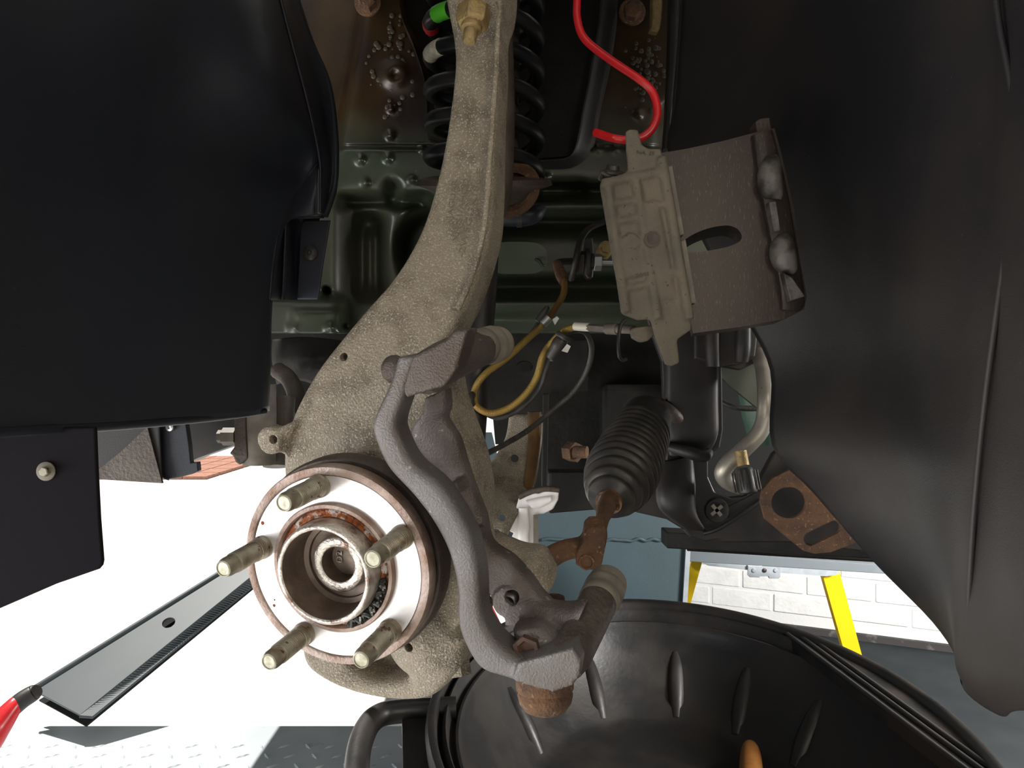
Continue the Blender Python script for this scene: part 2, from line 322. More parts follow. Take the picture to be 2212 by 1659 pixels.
for x in (1628, 1651, 1675):
    obj('rivet', G().lathe(P(x,1232,2.07), (0,-1,0), [(.006,0),(.006,.002),(.003 if x == 1651 else .004,.004),(0,.0041)], 14), M['galv'] if x != 1651 else M['black_metal'], hp)

# ------------------------------------------------------------------ oil drain tray
TC = V((.245, 1.1)); TA, TB = .363, .52
def ell(s, drop, n=96, da=0, db=0):
    return [V((TC.x+(TA*s+da)*math.cos(2*math.pi*i/n), TC.y+(TB*s+db)*math.sin(2*math.pi*i/n), CH-drop)) for i in range(n)]
ty = thing('oil_drain_tray', (TC.x, TC.y, CH-PD+.003), 'large oval black plastic oil drain tray under the suspension', 'tray')
prof = [(.66,.652),(.74,.645),(.93,.50),(.985,.49),(1.0,.48),(1.005,.462),(.995,.452),(.975,.452),(.964,.458),(.958,.476),(.948,.480),(.940,.466),(.930,.463),(.922,.468),(.916,.486),(.900,.490),(.892,.482),(.882,.482),(.872,.492),(.866,.515),(.74,.575),(.70,.598),(.672,.606),(.645,.622),(.60,.630),(.4,.636),(.02,.637)]
obj('basin', G().grid([ell(s, d) for s, d in prof], True, True), M['tray'], ty, smooth=60)
for i, a in enumerate([26, 50, 75, 109, 146]):
    if a == 0: continue
    c, s_ = math.cos(math.radians(a)), math.sin(math.radians(a))
    q = [V((TC.x+TA*k*c, TC.y+TB*k*s_, CH-d)) for k, d in ((.850,.536),(.80,.560),(.73,.594),(.665,.626))]
    obj('rib', G().tube(q, [.011,.017,.018,.012], 14, 5), M['tray'], ty)
ch0, ch1 = V((.505,1.44,CH-.463)), V((.548,.80,CH-.463))
arc = [V((TC.x+TA*.965*math.cos(t), TC.y+TB*.965*math.sin(t), CH-.463)) for t in [math.radians(a) for a in range(-32, 42, 4)]]
obj('corner_deck', G().prism([ch1]+arc+[ch0], (0,0,-.02)), M['tray'], ty, smooth=0, bevel=.003)
for dx in (.004, .022, .036): obj('deck_ridge', G().tube([ch0+V((dx,-.02,.001)), ch1+V((dx,0,.001))], .0042, 10, 1, False), M['tray'], ty)
hd = [PZ(985,1530,.475), PZ(880,1535,.475), PZ(815,1548,.475), PZ(782,1595,.48), PZ(770,1680,.49), PZ(790,1800,.49), PZ(900,1830,.49), PZ(980,1800,.485)]
obj('handle', G().tube(hd, .0165, 16, 8), M['tray'], ty)
obj('handle_web', G().prism([PZ(868,1550,.48), PZ(960,1540,.48), PZ(975,1800,.49), PZ(872,1800,.49)], (0,0,-.012)), M['tray'], ty, smooth=0, bevel=.003)
obj('wooden_handle', G().tube([PZ(1620,1606,.60), PZ(1621,1618,.595), PZ(1622,1650,.59), PZ(1624,1720,.585), PZ(1626,1850,.58)], [.004,.0135,.0172,.0178,.015], 20, 6), M['wood'],
    label='rounded orange wooden handle lying in the bottom of the black tray', cat_='handle')
tl = thing('red_wrench_handle', P(20,1545,1.25), 'red and black tool handle poking in at the lower left edge', 'tool')
obj('grip', G().tube([P(-110,1680,1.2), P(-40,1610,1.22), P(-5,1568,1.24), P(30,1525,1.26), P(40,1517,1.27)], [.026,.026,.021,.014,.013], 20), M['red'], tl)
obj('tip', G().tube([P(28,1529,1.26), P(48,1512,1.27), P(72,1497,1.28), P(80,1492,1.28)], [.0145,.0145,.0135,.010], 20), M['black_metal'], tl)
rh = thing('red_jack_part', P(1060,1578,1.46), 'small bright red metal shape glimpsed between hub and caliper bracket', 'tool')
obj('bracket', G().prism([P(1030,1578,1.46), P(1038,1362,1.46), P(1048,1300,1.46), P(1062,1312,1.46), P(1085,1360,1.46), P(1085,1578,1.46)], (0,.02,0)), M['red'], rh, smooth=0, bevel=.002)

# ------------------------------------------------------------------ inner wing panel (green, stamped)
def sg(x): return 1/(1+np.exp(-np.clip(x, -40, 40)))
def bx(X, Y, x0, x1, y0, y1, s=5): return sg((X-x0)/s)*sg((x1-X)/s)*sg((Y-y0)/s)*sg((y1-Y)/s)
def gs(X, Y, x, y, r): return np.exp(-((X-x)**2+(Y-y)**2)/(r*r))
xs = np.arange(560, 1760, 4.); ys = np.arange(-160, 722, 4.); X, Y = np.meshgrid(xs, ys)
D = 1.06+0*X
D += .10*sg((X-1440)/8)*sg((Y-240)/8)
D -= .02*sg((Y-320)/1.2)                                   # lap seam: lower sheet stands proud
D += .10*sg((120-Y+(X-720)*-.1)/90)*0
D += .06*sg((728+(330-Y)*.18-X)/4)*sg((330-Y)/6)            # raised edge of upper sheet runs up to the right
D += .035*bx(X, Y, 735, 925, 424, 446, 5)                    # horizontal groove
D += .030*bx(X, Y, 838, 858, 395, 430, 5)
D += .018*bx(X, Y, 740, 1000, 436, 700, 10)
D += .050*bx(X, Y, 768, 828, 462, 640, 8)                   # long slot pocket
D -= .022*bx(X, Y, 790, 806, 500, 640, 6)
D += .09*sg((62-np.hypot((X-925), (Y-535)*.8))/6)            # big round opening behind the arm
D -= .03*bx(X, Y, 560, 752, 646, 760, 3)+.012*bx(X, Y, 632, 740, 668, 760, 3)
D += .040*bx(X, Y, 1065, 1360, 405, 425, 6)*sg((X-1250)/10)+.045*bx(X, Y, 1150, 1262, 402, 424, 6)
D -= .030*np.exp(-((Y-446)/16.)**2)*sg((X-1150)/14)
D += .035*bx(X, Y, 1000, 1400, 462, 498, 7)
D += .045*bx(X, Y, 1000, 1480, 606, 634, 6)
D -= .030*np.exp(-((Y-655)/16.)**2)*sg((X-1000)/14)
D += .02*bx(X, Y, 1000, 1480, 672, 760, 6)
D += .012*np.exp(-((Y-318)/2.5)**2)
for (x, y, r, h) in [(845,235,8,-.006),(843,292,9,-.006),(778,345,9,-.007),(838,342,9,-.007),(911,322,6,-.007),(790,395,7,-.008),(891,389,6,-.009),(1182,384,6,-.007),(1330,320,8,-.006),(1380,248,8,-.006),(853,160,24,-.012),(853,160,13,.01),(1292,320,8,-.006),(632,708,9,-.006),(714,708,10,-.007)]:
    D += h*gs(X, Y, x, y, r)
D += .06*sg((30-np.hypot((X-1215)*1.2, (Y-278)*1.6))/3)*sg((1226-X)/3)
for (x, y, r) in [(706,628,7),(744,705,6)]: D += .03*sg((r-np.hypot(X-x, Y-y))/1.5)
D = 1.06+(D-1.06)*1.5
rows = [[P(X[i, j], Y[i, j], D[i, j]) for j in range(X.shape[1])] for i in range(X.shape[0])]
wing = thing('inner_wing_panel', P(1000,720,1.05), 'dark green stamped body panel behind the suspension, brown wax stains on top', 'body panel')
obj('panel_sheet', G().grid(rows), M['green_panel'], wing, smooth=180, solid=.0015)
# oval access cover
ov = [P(1122+(58*math.copysign(1, math.cos(t)) if False else 0)+66*math.copysign(abs(math.cos(t))**.55, math.cos(t))-6, 557+35*math.copysign(abs(math.sin(t))**.75, math.sin(t)), 1.03) for t in [i*2*math.pi/48 for i in range(48)]]
pl = obj('access_cover', G().prism(ov, (0,.006,0)), M['plug'], wing, smooth=0, bevel=.002, label='pale grey-green rounded cover')
obj('cover_tab', G().tube([P(1157,560,1.028), P(1166,563,1.024), P(1172,572,1.022), P(1179,573,1.024)], .0018, 8), M['black_metal'], pl)
# strut tower gusset
obj('tower_rib', G().bar([(P(1296,-160,.98), P(1345,-160,1.03), .06), (P(1296,0,.98), P(1340,0,1.03), .06), (P(1278,120,.98), P(1325,120,1.03), .06), (P(1258,230,.98), P(1300,235,1.03), .05), (P(1240,318,.98), P(1282,322,1.03), .05), (P(1215,338,.985), P(1240,362,1.03), .04), (P(1165,345,1.0), P(1168,366,1.03), .03)], (0,1,0), pw=.6), M['black_metal'], wing)
obj('tower_skin', G().prism([P(1060,-160,1.02), P(1310,-160,1.02), P(1300,120,1.02), P(1250,335,1.02), P(1060,350,1.02)], (0,.012,0)), M['under'], wing, smooth=0)
for (x, y) in [(1365,28),(795,8)]:
    b = thing('wing_bolt', P(x,y,1.03), 'reddish-brown bolt head at top right by the red cable' if x > 1000 else 'reddish bolt head at the very top left of the spring', 'bolt', 'bolts at the top of the green panel')
    obj('washer', G().lathe(P(x,y,1.045), (0,-1,0), [(.018,0),(.018,.004),(.012,.005)], 24), M['rust'], b)
    obj('head', G().lathe(P(x,y,1.04), (0,-1,0), [(.0125,0),(.0125,.012),(.010,.014),(0,.0141)], 6), M['rust'], b, smooth=0)
obj('seam_strip', G().bar([(P(1408,-160,1.0), P(1438,-160,1.0), .02), (P(1408,30,1.0), P(1432,30,1.0), .02), (P(1402,66,1.0), P(1421,70,1.0), .01)], (0,1,0)), M['brass'], wing, label='golden waxed seam strip')
wx = G()
for k in range(150):
    if k < 75: x, y = random.gauss(1395, 22), random.gauss(140, 40)
    else: x, y = random.gauss(845, 26), random.gauss(130, 55)
    if x > 1440: continue
    r = random.uniform(.0012, .0042); d = 1.058
    wx.lathe(P(x,y,d), (0,-1,0), [(r,0),(r*.8,r*.16),(r*.4,r*.22),(0,r*.23)], 8)
obj('wax_drop', wx, M['wax'], wing, kind='stuff', label='dried pale wax droplets')
obj('front_pillar_flange', G().bar([(P(858,-160,.97), P(880,-160,1.03), .04), (P(862,10,.97), P(876,10,1.03), .04), (P(890,90,.97), P(905,90,1.02), .04), (P(915,170,.96), P(928,170,1.0), .04), (P(922,240,.96), P(935,245,1.0), .03)], (0,1,0)), M['green_panel'], wing)
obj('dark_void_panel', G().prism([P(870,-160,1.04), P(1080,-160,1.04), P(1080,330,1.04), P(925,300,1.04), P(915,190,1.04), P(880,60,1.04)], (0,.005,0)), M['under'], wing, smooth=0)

# ------------------------------------------------------------------ dark underbody / subframe behind
sf = thing('subframe', P(1250,1000,1.3), 'dark oily steel subframe in the shadow behind the steering boot', 'subframe')
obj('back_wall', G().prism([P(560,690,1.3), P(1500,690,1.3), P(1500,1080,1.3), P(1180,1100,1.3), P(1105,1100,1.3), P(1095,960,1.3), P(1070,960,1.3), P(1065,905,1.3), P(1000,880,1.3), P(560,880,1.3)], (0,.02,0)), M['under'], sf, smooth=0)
obj('box_section', G().prism([P(1045,745,1.12), P(1270,735,1.12), P(1270,845,1.12), P(1190,850,1.12), P(1190,905,1.12), P(1045,900,1.12)], (0,.05,0), [[P(1133+18*math.cos(t), 792+13*math.sin(t), 1.12) for t in [i*2*math.pi/20 for i in range(20)]]]), M['under'], sf, smooth=0)
obj('vertical_web', G().prism([P(1172,850,1.1), P(1186,850,1.1), P(1182,1060,1.1), P(1170,1060,1.1)], (0,.01,0)), M['under'], sf, smooth=0, bevel=.002)
obj('cross_bar', G().prism([P(1185,1020,1.18), P(1460,1020,1.18), P(1480,1085,1.18), P(1185,1110,1.18)], (0,.05,0)), M['under'], sf, smooth=0, bevel=.004)
obj('motor_block', G().prism([P(1300,830,1.25), P(1440,830,1.25), P(1440,990,1.25), P(1300,990,1.25)], (0,.05,0)), M['under'], sf, smooth=0, bevel=.01)
sb = thing('subframe_bolt', P(1232,975,1.12), 'rusty bolt and nut deep behind the sensor cable', 'bolt')
obj('nut', G().lathe(P(1228,975,1.14), (.6,-.8,0), [(.015,0),(.015,.018),(0,.0181)], 6), M['rust'], sb, smooth=0)
obj('shank', G().lathe(P(1240,976,1.125), (.9,-.4,0), [(.009,0),(.009,.02),(0,.0201)], 16), M['rust'], sb)

# ------------------------------------------------------------------ coil spring and damper
sp_ = thing('coil_spring', P(1046,430,.9), 'black coil spring with coloured paint marks behind the top of the knuckle arm', 'spring')
pts = []; y0, y1 = -190, 400; turns = 8.3
def helix(t):
    z = P(1046, y0+(y1-y0)*t, .9); a = 2*math.pi*turns*t+.257
    return z+V((math.cos(a)*.063, math.sin(a)*.063, 0))
obj('coil', G().tube([helix(i/240) for i in range(241)], .0090, 14, 1, False), M['spring'], sp_)
def hfind(px, py):
    best = min(range(0, 3001), key=lambda i: (lambda q: (CX+F*q.x/q.y-px)**2+(CY-F*(q.z-CH)/q.y-py)**2+(1e6 if q.y > .9 else 0))(helix(i/3000)))
    return best/3000
for (x, y, mm, w_) in [(962,42,'green_tape',.0035),(934,80,'red_tape',.0025),(945,118,'white_tape',.005)]:
    t = hfind(x, y); obj('paint_mark', G().tube([helix(t+w_*k/4) for k in range(-4, 5)], .0093, 14, 1, False), M[mm], sp_, label=mm.split('_')[0]+' paint mark')
dm = thing('damper', P(1030,700,.86), 'dark tubular damper running down behind the knuckle arm', 'damper')
obj('body', G().tube([P(1068,-150,.9), P(1066,200,.9), P(1062,430,.9)], .030, 24), M['brown_iron'], dm)
obj('lower_tube', G().tube([P(1050,420,.87), P(1042,600,.84), P(1030,760,.82), P(1014,1010,.80)], [.0165,.0165,.016,.0145], 24), M['black_metal'], dm)
obj('spring_seat', G().lathe(P(1046,392,.9), (0,.28,-1), [(.060,-.006),(.078,-.002),(.080,.004),(.062,.010),(.050,.022),(.03,.03),(.0,.031)], 40), M['brown_iron'], dm)
obj('seat_ring', G().lathe(P(1102,412,.87), V((.25,-.62,-.60)), [(.018,-.006),(.034,-.004),(.036,0),(.034,.003),(.024,.0035),(.022,.0),(.020,-.005)], 36), M['rust'], dm)
obj('top_arm_link', G().tube([P(1085,90,.84), P(1086,250,.82), P(1078,420,.80), P(1064,470,.78)], [.012,.013,.013,.008], 18), M['brown_iron'], dm)
uw = thing('body_harness_cover', P(1120,470,1.0), 'shiny dark blue-black plastic tube end below the spring', 'pipe')
obj('tube', G().tube([P(1070,466,.97), P(1110,467,.97), P(1150,464,.97), P(1172,450,.98)], [.012,.013,.012,.006], 18), M['liner'], uw)
obj('band', G().tube([P(1116,467,.97), P(1128,467,.97)], .0142, 18, 1, False), M['rubber'], uw)

# ------------------------------------------------------------------ steering knuckle
m_ = -HN
kn = thing('steering_knuckle', PN(800,1150,-.06), 'tall weathered cast alloy steering knuckle with long curved arm to the upper ball joint', 'suspension upright')
def K(l, r, ol, t, orr=None): return (PN(l[0], l[1], ol), PN(r[0], r[1], ol if orr is None else orr), t)
g = G()
g.bar([K((958,-120),(1082,-120),-.175,.05), K((957,-30),(1083,-30),-.172,.05), K((966,30),(1079,30),-.165,.045), K((978,90),(1078,80),-.160,.030), K((980,150),(1077,150),-.155,.030), K((970,240),(1071,250),-.147,.032), K((955,330),(1066,345),-.140,.035), K((936,410),(1062,430),-.132,.038),
       K((912,485),(1055,510),-.122,.040), K((880,550),(1030,600),-.110,.042), K((838,612),(1000,672),-.096,.045), K((790,665),(965,735),-.084,.05), K((735,730),(958,795),-.075,.05), K((680,800),(965,860),-.066,.05), K((642,865),(985,920),-.060,.05),
       K((618,920),(1005,975),-.055,.05), K((604,985),(1020,1030),-.055,.05), K((612,1080),(1030,1110),-.058,.05), K((640,1200),(1010,1210),-.060,.05), K((650,1330),(1015,1300),-.06,.05), K((690,1400),(1025,1370),-.06,.05)], m_, 5, 32, .22)
g.tube([PN(1078,0,-.158), PN(1074,90,-.153), PN(1071,160,-.147), PN(1064,255,-.140), PN(1058,345,-.133), PN(1052,430,-.126), PN(1042,510,-.116), PN(1018,598,-.104), PN(988,668,-.090)], .0028, 8, 6)
# lower yoke: two limbs and the bottom
g.bar([K((640,1380),(735,1380),-.05,.035), K((650,1440),(765,1442),-.048,.035), K((700,1478),(800,1468),-.045,.035), K((770,1505),(840,1474),-.042,.035), K((850,1519),(880,1470),-.04,.035), K((925,1513),(930,1462),-.04,.035), K((975,1470),(945,1430),-.04,.035), K((1020,1400),(950,1370),-.045,.035), K((1045,1330),(945,1300),-.05,.035)], m_, 5, 20, .55)
g.bar([K((868,1420),(1010,1380),-.035,.045), K((872,1462),(990,1450),-.036,.04), K((880,1500),(960,1490),-.038,.035)], m_, 4, 20, .6)
g.lathe(PN(912,1390,-.04), -m_, [(.030,-.03),(.030,-.004),(.022,.004),(.008,.008),(0,.0085)], 28)
# hub barrel behind the flange
g.lathe(HC+m_*.075, -m_, [(.062,-.02),(.064,0),(.064,.030),(.058,.040)], 40)
g.lathe(HC+m_*.05+HU*.02, m_, [(.070,-.01),(.070,.012),(.06,.018)], 40)
# sensor ear
g.bar([K((573,958),(590,926),-.046,.010), K((592,972),(612,918),-.046,.012), K((612,995),(640,905),-.050,.02)], m_, 4, 16, .7)
g.lathe(PN(590,949,-.050), -m_, [(.0100,-.008),(.0105,.004),(.0090,.006)], 28)
# boss for steering arm on the right, and pad towards bracket
g.bar([K((1000,1180),(1060,1170),-.075,.03), K((1040,1235),(1110,1195),-.075,.035), K((1080,1290),(1165,1205),-.075,.035), K((1130,1320),(1183,1250),-.078,.03)], m_, 5, 20, .7)
g.lathe(PN(1150,1248,-.078), -m_, [(.014,-.02),(.0155,0),(.013,.006),(.006,.010),(0,.0105)], 28)
g.bar([K((690,1395),(905,1395),-.072,.02), K((715,1440),(905,1440),-.072,.02), K((780,1476),(900,1476),-.070,.02)], m_, 3, 16, .6)
cut = lambda x, y, r_, o0, L_: G().lathe(PN(x, y, o0)+HN*.012, m_, [(r_, 0), (r_, L_)], 20)
drill(obj('casting', g, M['cast_alloy'], kn, remesh=.0019, soft=3), [cut(590,949,.0032,-.044,.034), cut(739,772,.0030,-.0685,.030), cut(888,1393,.0032,-.036,.020)])
obj('lower_boss_bolt', G().lathe(PN(992,1452,-.05), V((.2,-.2,-1)), [(.009,-.01),(.009,.002),(0,.0021)], 6), M['cast_alloy'], kn, smooth=0)
def text(body, a, b, size, m, parent, nrm, lift=.0004, name='lettering'):
    cu = bpy.data.curves.new('t', 'FONT'); cu.body = body; cu.size = 1; cu.extrude = .03; cu.align_y = 'CENTER'
    to = bpy.data.objects.new('t', cu); C.objects.link(to); dg = bpy.context.evaluated_depsgraph_get()
    me = bpy.data.meshes.new_from_object(to.evaluated_get(dg)); bpy.data.objects.remove(to)
    wdt = max(v.co.x for v in me.vertices) or 1; ex = (b-a); Ln = ex.length; ex.normalize(); nrm = (nrm-ex*nrm.dot(ex)).normalized(); ey = nrm.cross(ex); s = Ln/wdt
    g = G(); g.add([a+ex*(v.co.x*s)+ey*(v.co.y*size)+nrm*(v.co.z*s+lift) for v in me.vertices], [tuple(p.vertices) for p in me.polygons])
    return obj(name, g, m, parent, smooth=0)
M['letter'] = mat('cast_lettering', (.17,.14,.105), .7)
text('JAGUAR', PN(972,472,-.1185), PN(984,388,-.1285), .0062, M['letter'], kn, HN, name='cast_lettering')
text('XH-S1/AHOD', PN(984,522,-.1140), PN(1008,386,-.1290), .0062, M['letter'], kn, HN, name='cast_lettering')
text('-2W5G-3K186-E', PN(996,556,-.1100), PN(1038,364,-.1312), .0068, M['letter'], kn, HN, name='cast_lettering')
ub = thing('upper_ball_joint', PN(1015,40,-.15), 'golden zinc ball joint nut and stud at the top of the knuckle arm', 'ball joint')
nd = V((-.12,-.30,-1)).normalized(); bp = PN(1025,18,-.135)
obj('washer', G().lathe(bp-nd*.002, nd, [(.0175,0),(.0175,.003),(.012,.0035)], 28), M['cast_alloy'], ub)
obj('nut', G().lathe(bp, nd, [(.0125,0),(.0125,.0135),(.0105,.016),(0,.0162)], 6, ph=.5), M['brass'], ub, smooth=0, bevel=.0008)
obj('stud', G().lathe(bp+nd*.016, nd, [(.0078,0),(.0075,.003),(.0052,.004),(.0050,.012),(.0042,.0135),(0,.0136)], 20), M['brass'], ub)

# ------------------------------------------------------------------ wheel hub
hub = thing('wheel_hub', HC, 'bright round wheel hub flange with five studs and rust around its centre bore', 'wheel hub')
RF = .0665
def ring(prof, mm, nm, seg=96): return obj(nm, G().grid([[HC+HN*h+(HU*math.cos(a)+HW*math.sin(a))*r for a in [k*2*math.pi/seg for k in range(seg)]] for r, h in prof], True), M[mm], hub, smooth=50)
ring([(.034,-.010),(RF-.002,-.011),(RF,-.009),(RF,-.001),(RF-.0007,.0006),(RF-.0050,.0010),(RF-.0060,.0002),(RF-.0064,-.004)], 'rim_rust', 'flange')
ring([(RF-.0063,-.004),(RF-.0064,.0001),(.0425,.0001),(.0425,-.004)], 'machined', 'machined_face')
ring([(.0428,-.006),(.0430,.0030),(.0422,.0042),(.0400,.0042),(.0393,.003),(.039,-.003)], 'rim_rust', 'inner_step')
ring([(.0393,-.004),(.0390,.0002),(.0375,.0016),(.0355,.0012),(.0342,.0026),(.0335,.0008),(.033,-.006)], 'rust_orange', 'rust_groove')
ring([(.0335,-.004),(.0335,.010),(.0328,.0145),(.0316,.0158),(.0300,.0158),(.0292,.0150)], 'bore', 'pilot_ring')
ring([(.0292,.015),(.0290,.002),(.0282,-.009),(.0250,-.010),(.0245,-.012),(.0185,-.013)], 'dark_bore', 'bore_wall')
ring([(.0188,-.013),(.0186,-.0045),(.0176,-.0035),(.0128,-.0035),(.0120,-.0042)], 'bore', 'bearing_collar')
ring([(.0120,-.0042),(.0114,-.017),(.0060,-.018),(.0001,-.018)], 'dark_bore', 'shaft_end')
ring([(.045,-.034),(.0670,-.034),(.0690,-.028),(.0690,-.016),(.0675,-.0135),(.050,-.0135)], 'brown_iron', 'backing_ring')
for (x, y, r_) in [(567,1130,.0014),(592,1308,.0011),(593,1296,.0006)]: obj('rust_spot', G().lathe(PN(x,y,.0002), HN, [(r_,0),(r_*.7,.0003),(0,.0004)], 9), M['rust_orange'], hub)
ga = G()
for k in range(14):
    a = math.radians(-75+k*4.5); q = [HC+HN*(.0035+.001*math.sin(k*3+j))+(HU*math.cos(a+j*.05)+HW*math.sin(a+j*.05))*(.0365+.002*math.sin(k*2+j*2)) for j in range(4)]
    ga.tube(q, .0020, 8, 3)
obj('grease_smear', ga, M['grease'], hub, kind='stuff')
text('D2', HC-HN*.0172+(HU*-.0060+HW*-.004), HC-HN*.0172+(HU*-.0060+HW*.004), .006, M['bore'], hub, HN, name='stamped_mark')
prf = [(.0078,-.004),(.0078,.0022),(.0074,.0030)]
for k in range(17): prf += [(.0072 if k < 4 else .0067,.0036+k*.00162),(.0072 if k < 4 else .0067,.0040+k*.00162),(.0057,.0048+k*.00162)]
prf += [(.0061,.0312),(.0061,.0375),(.0055,.0395),(.0052,.0402)]
for k in range(5):
    th = 1.6995-k*2*math.pi/5; c = HC+(HU*math.cos(th)+HW*math.sin(th))*.054
    s = obj('wheel_stud', G().lathe(c, HN, prf, 28), M['zinc'], hub, smooth=25)
    obj('stud_end', G().lathe(c+HN*.0400, HN, [(.0052,0),(.0052,.0008),(.0044,.0013),(.0042,.0006),(0,.0006)], 20), M['zinc_end'], s)

# ------------------------------------------------------------------ caliper bracket
bk = thing('caliper_bracket', PN(1000,1250,0), 'grey cast iron brake caliper bracket arching beside the hub, one guide sleeve at each end', 'brake bracket')
o_ = .012
g = G()
g.bar([K((855,772),(900,768),o_,.022), K((835,835),(878,842),o_,.022), K((803,905),(856,912),o_,.022), K((804,945),(862,945),o_,.022), K((832,1010),(890,998),o_,.022), K((890,1075),(945,1045),o_,.022), K((934,1135),(985,1100),o_,.022), K((966,1200),(1018,1165),o_,.022),
       K((983,1275),(1036,1250),o_,.022), K((984,1345),(1040,1325),o_,.022), K((1003,1402),(1058,1370),o_,.024), K((1035,1450),(1085,1405),o_,.026), K((1090,1470),(1120,1425),o_,.028), K((1150,1490),(1165,1420),o_,.03), K((1215,1498),(1215,1408),o_,.032), K((1250,1470),(1240,1408),o_,.032)], m_, 5, 20, .5)
g.prism([PN(*p, o_+.004) for p in [(1118,1432),(1180,1416),(1236,1400),(1256,1428),(1254,1458),(1236,1482),(1196,1497),(1140,1482),(1105,1470)]], m_*.03)
obj('outer_bar', g, M['iron_bar'], bk, remesh=.0014, soft=3)
g = G()   # upper block
g.prism([PN(*p, o_-.001) for p in [(862,800),(880,775),(960,735),(985,712),(1010,712),(985,800),(960,835),(905,850),(875,860)]], m_*.02)
g.tube([PN(905,815,.002), PN(975,775,-.02), PN(1040,752,-.055)], [.0125,.0135,.0118], 20, 4)
g.bar([K((880,800),(935,855),.008,.02), K((930,775),(978,822),.0,.022), K((985,735),(1010,800),-.02,.022)], m_, 4, 16, .6)
g.lathe(PN(846,800,-.006), -m_, [(.008,-.01),(.0095,-.004),(.006,.002),(0,.003)], 20)
obj('upper_block', g, M['cast_iron'], bk, remesh=.0015, soft=3)
ax1 = (PN(1085,748,-.085)-PN(985,768,-.02)).normalized(); q0 = PN(1036,750,-.055)
obj('guide_sleeve', G().lathe(q0, ax1, [(.0115,-.01),(.0125,0),(.0125,.006),(.0108,.008),(.0108,.011),(.0130,.013),(.0132,.018),(.0108,.020),(.0112,.022),(.0125,.025),(.0118,.029),(.006,.031),(0,.0312)], 28), M['tan_sleeve'], bk, smooth=50)
g = G()   # inner plate with the pad abutments
g.bar([K((912,862),(958,842),-.022,.018), K((908,890),(962,884),-.024,.018), K((882,935),(956,908),-.026,.018), K((895,985),(982,950),-.028,.018), K((922,1040),(1000,1008),-.030,.018), K((948,1090),(1022,1072),-.032,.018), K((975,1145),(1042,1124),-.034,.018),
       K((1000,1190),(1055,1180),-.034,.018), K((1032,1235),(1100,1215),-.034,.020), K((1052,1290),(1135,1255),-.033,.022), K((1078,1330),(1160,1290),-.030,.022), K((1105,1352),(1182,1310),-.026,.02)], m_, 5, 18, .5)
g.bar([K((1085,1358),(1110,1290),-.028,.02), K((1140,1365),(1165,1310),-.024,.02), K((1190,1385),(1215,1320),-.02,.022), K((1225,1408),(1262,1312),-.014,.022)], m_, 5, 18, .55)
g.bar([K((1100,1365),(1160,1360),-.004,.03), K((1105,1400),(1200,1385),-.002,.03), K((1120,1432),(1236,1405),.004,.03)], m_, 4, 16, .6)
g.prism([PN(*p, -.012) for p in [(962,1050),(985,1042),(992,1068),(965,1080)]], m_*.02)
g.prism([PN(*p, -.014) for p in [(1000,1158),(1026,1152),(1033,1178),(1006,1188)]], m_*.02)
g.bar([K((905,845),(955,838),-.010,.03), K((880,835),(930,850),.0,.03)], m_, 3, 14, .6)
g.lathe(PN(1096,1304,-.030), m_, [(.0105,0),(.012,.01)], 24)
M['plate_iron'] = mat('purple_grey_cast_iron', (.19,.165,.155), .48, .4, (.10,.075,.062), 30, spots=(.40,.36,.33), sscale=150, sth=.68, bump=.55, bscale=700)
drill(obj('inner_plate', g, M['plate_iron'], bk, remesh=.0013, soft=2), [G().lathe(PN(1096,1304,-.02), m_, [(.0050,0),(.0050,.035)], 24)])
bh_ = PN(1096,1304,-.0310)
obj('thread', G().grid([[bh_-HN*h+(HU*math.cos(a)+HW*math.sin(a))*r for a in [k*2*math.pi/24 for k in range(24)]] for r, h in [(.0052,0),(.0044,.0008),(.0050,.0016),(.0043,.0024),(.0050,.0032),(.0043,.004),(.0050,.0048),(.0043,.0056),(.0050,.0064),(.005,.02),(.0001,.0201)]], True), M['silver'], bk, smooth=30)
obj('rust_pit', G().lathe(PN(1137,1405,.004), HN, [(.0090,-.003),(.0088,.0006),(.0060,.0002),(.0045,-.003),(0,-.0032)], 6), M['dark_rust'], bk, label='rusty recess')
s0, s1 = PN(1228,1425,.004), PN(1297,1290,-.062); ax2 = (s1-s0).normalized(); L2 = (s1-s0).length
g = G(); g.lathe(s0, ax2, [(.0105,-.006),(.0125,.004),(.0128,L2*.5),(.0128,L2-.004),(.011,L2)], 28)
g.bar([K((1205,1420),(1256,1440),.006,.02), K((1235,1340),(1290,1385),-.012,.02), K((1250,1300),(1322,1320),-.035,.02)], m_, 4, 16, .7)
obj('lower_block', g, M['brown_iron'], bk, remesh=.0015, soft=3)
obj('guide_sleeve', G().lathe(s1, ax2, [(.0115,-.008),(.0135,-.006),(.0138,.0),(.0122,.002),(.0125,.005),(.0140,.007),(.0140,.011),(.0125,.013),(.0135,.016),(.013,.020),(.007,.0235),(0,.024)], 28), M['tan_sleeve'], bk, smooth=50)
bb = thing('bracket_bolt', PN(1200,1310,-.05), 'short rusty bolt head behind the bracket, between the boss and the lower sleeve', 'bolt')
obj('head', G().lathe(P(1197,1325,.57), V((-.05,-.15,1)), [(.0085,-.02),(.0085,0),(.0098,.002),(.0098,.004),(.0085,.005),(.0095,.007),(.0085,.009),(.0085,.012),(0,.0125)], 20), M['rust'], bb)
lb = thing('lower_ball_joint', P(1178,1500,.53), 'rusty round cap of the lower ball joint under the bracket', 'ball joint')
obj('cap', G().lathe(P(1177,1478,.53), V((.03,-.1,-1)), [(.0195,-.012),(.0200,0),(.0198,.003),(.0186,.0045),(.0192,.007),(.0180,.012),(.0145,.017),(.009,.0195),(.004,.0200),(0,.0200)], 40), M['rust'], lb, smooth=50)

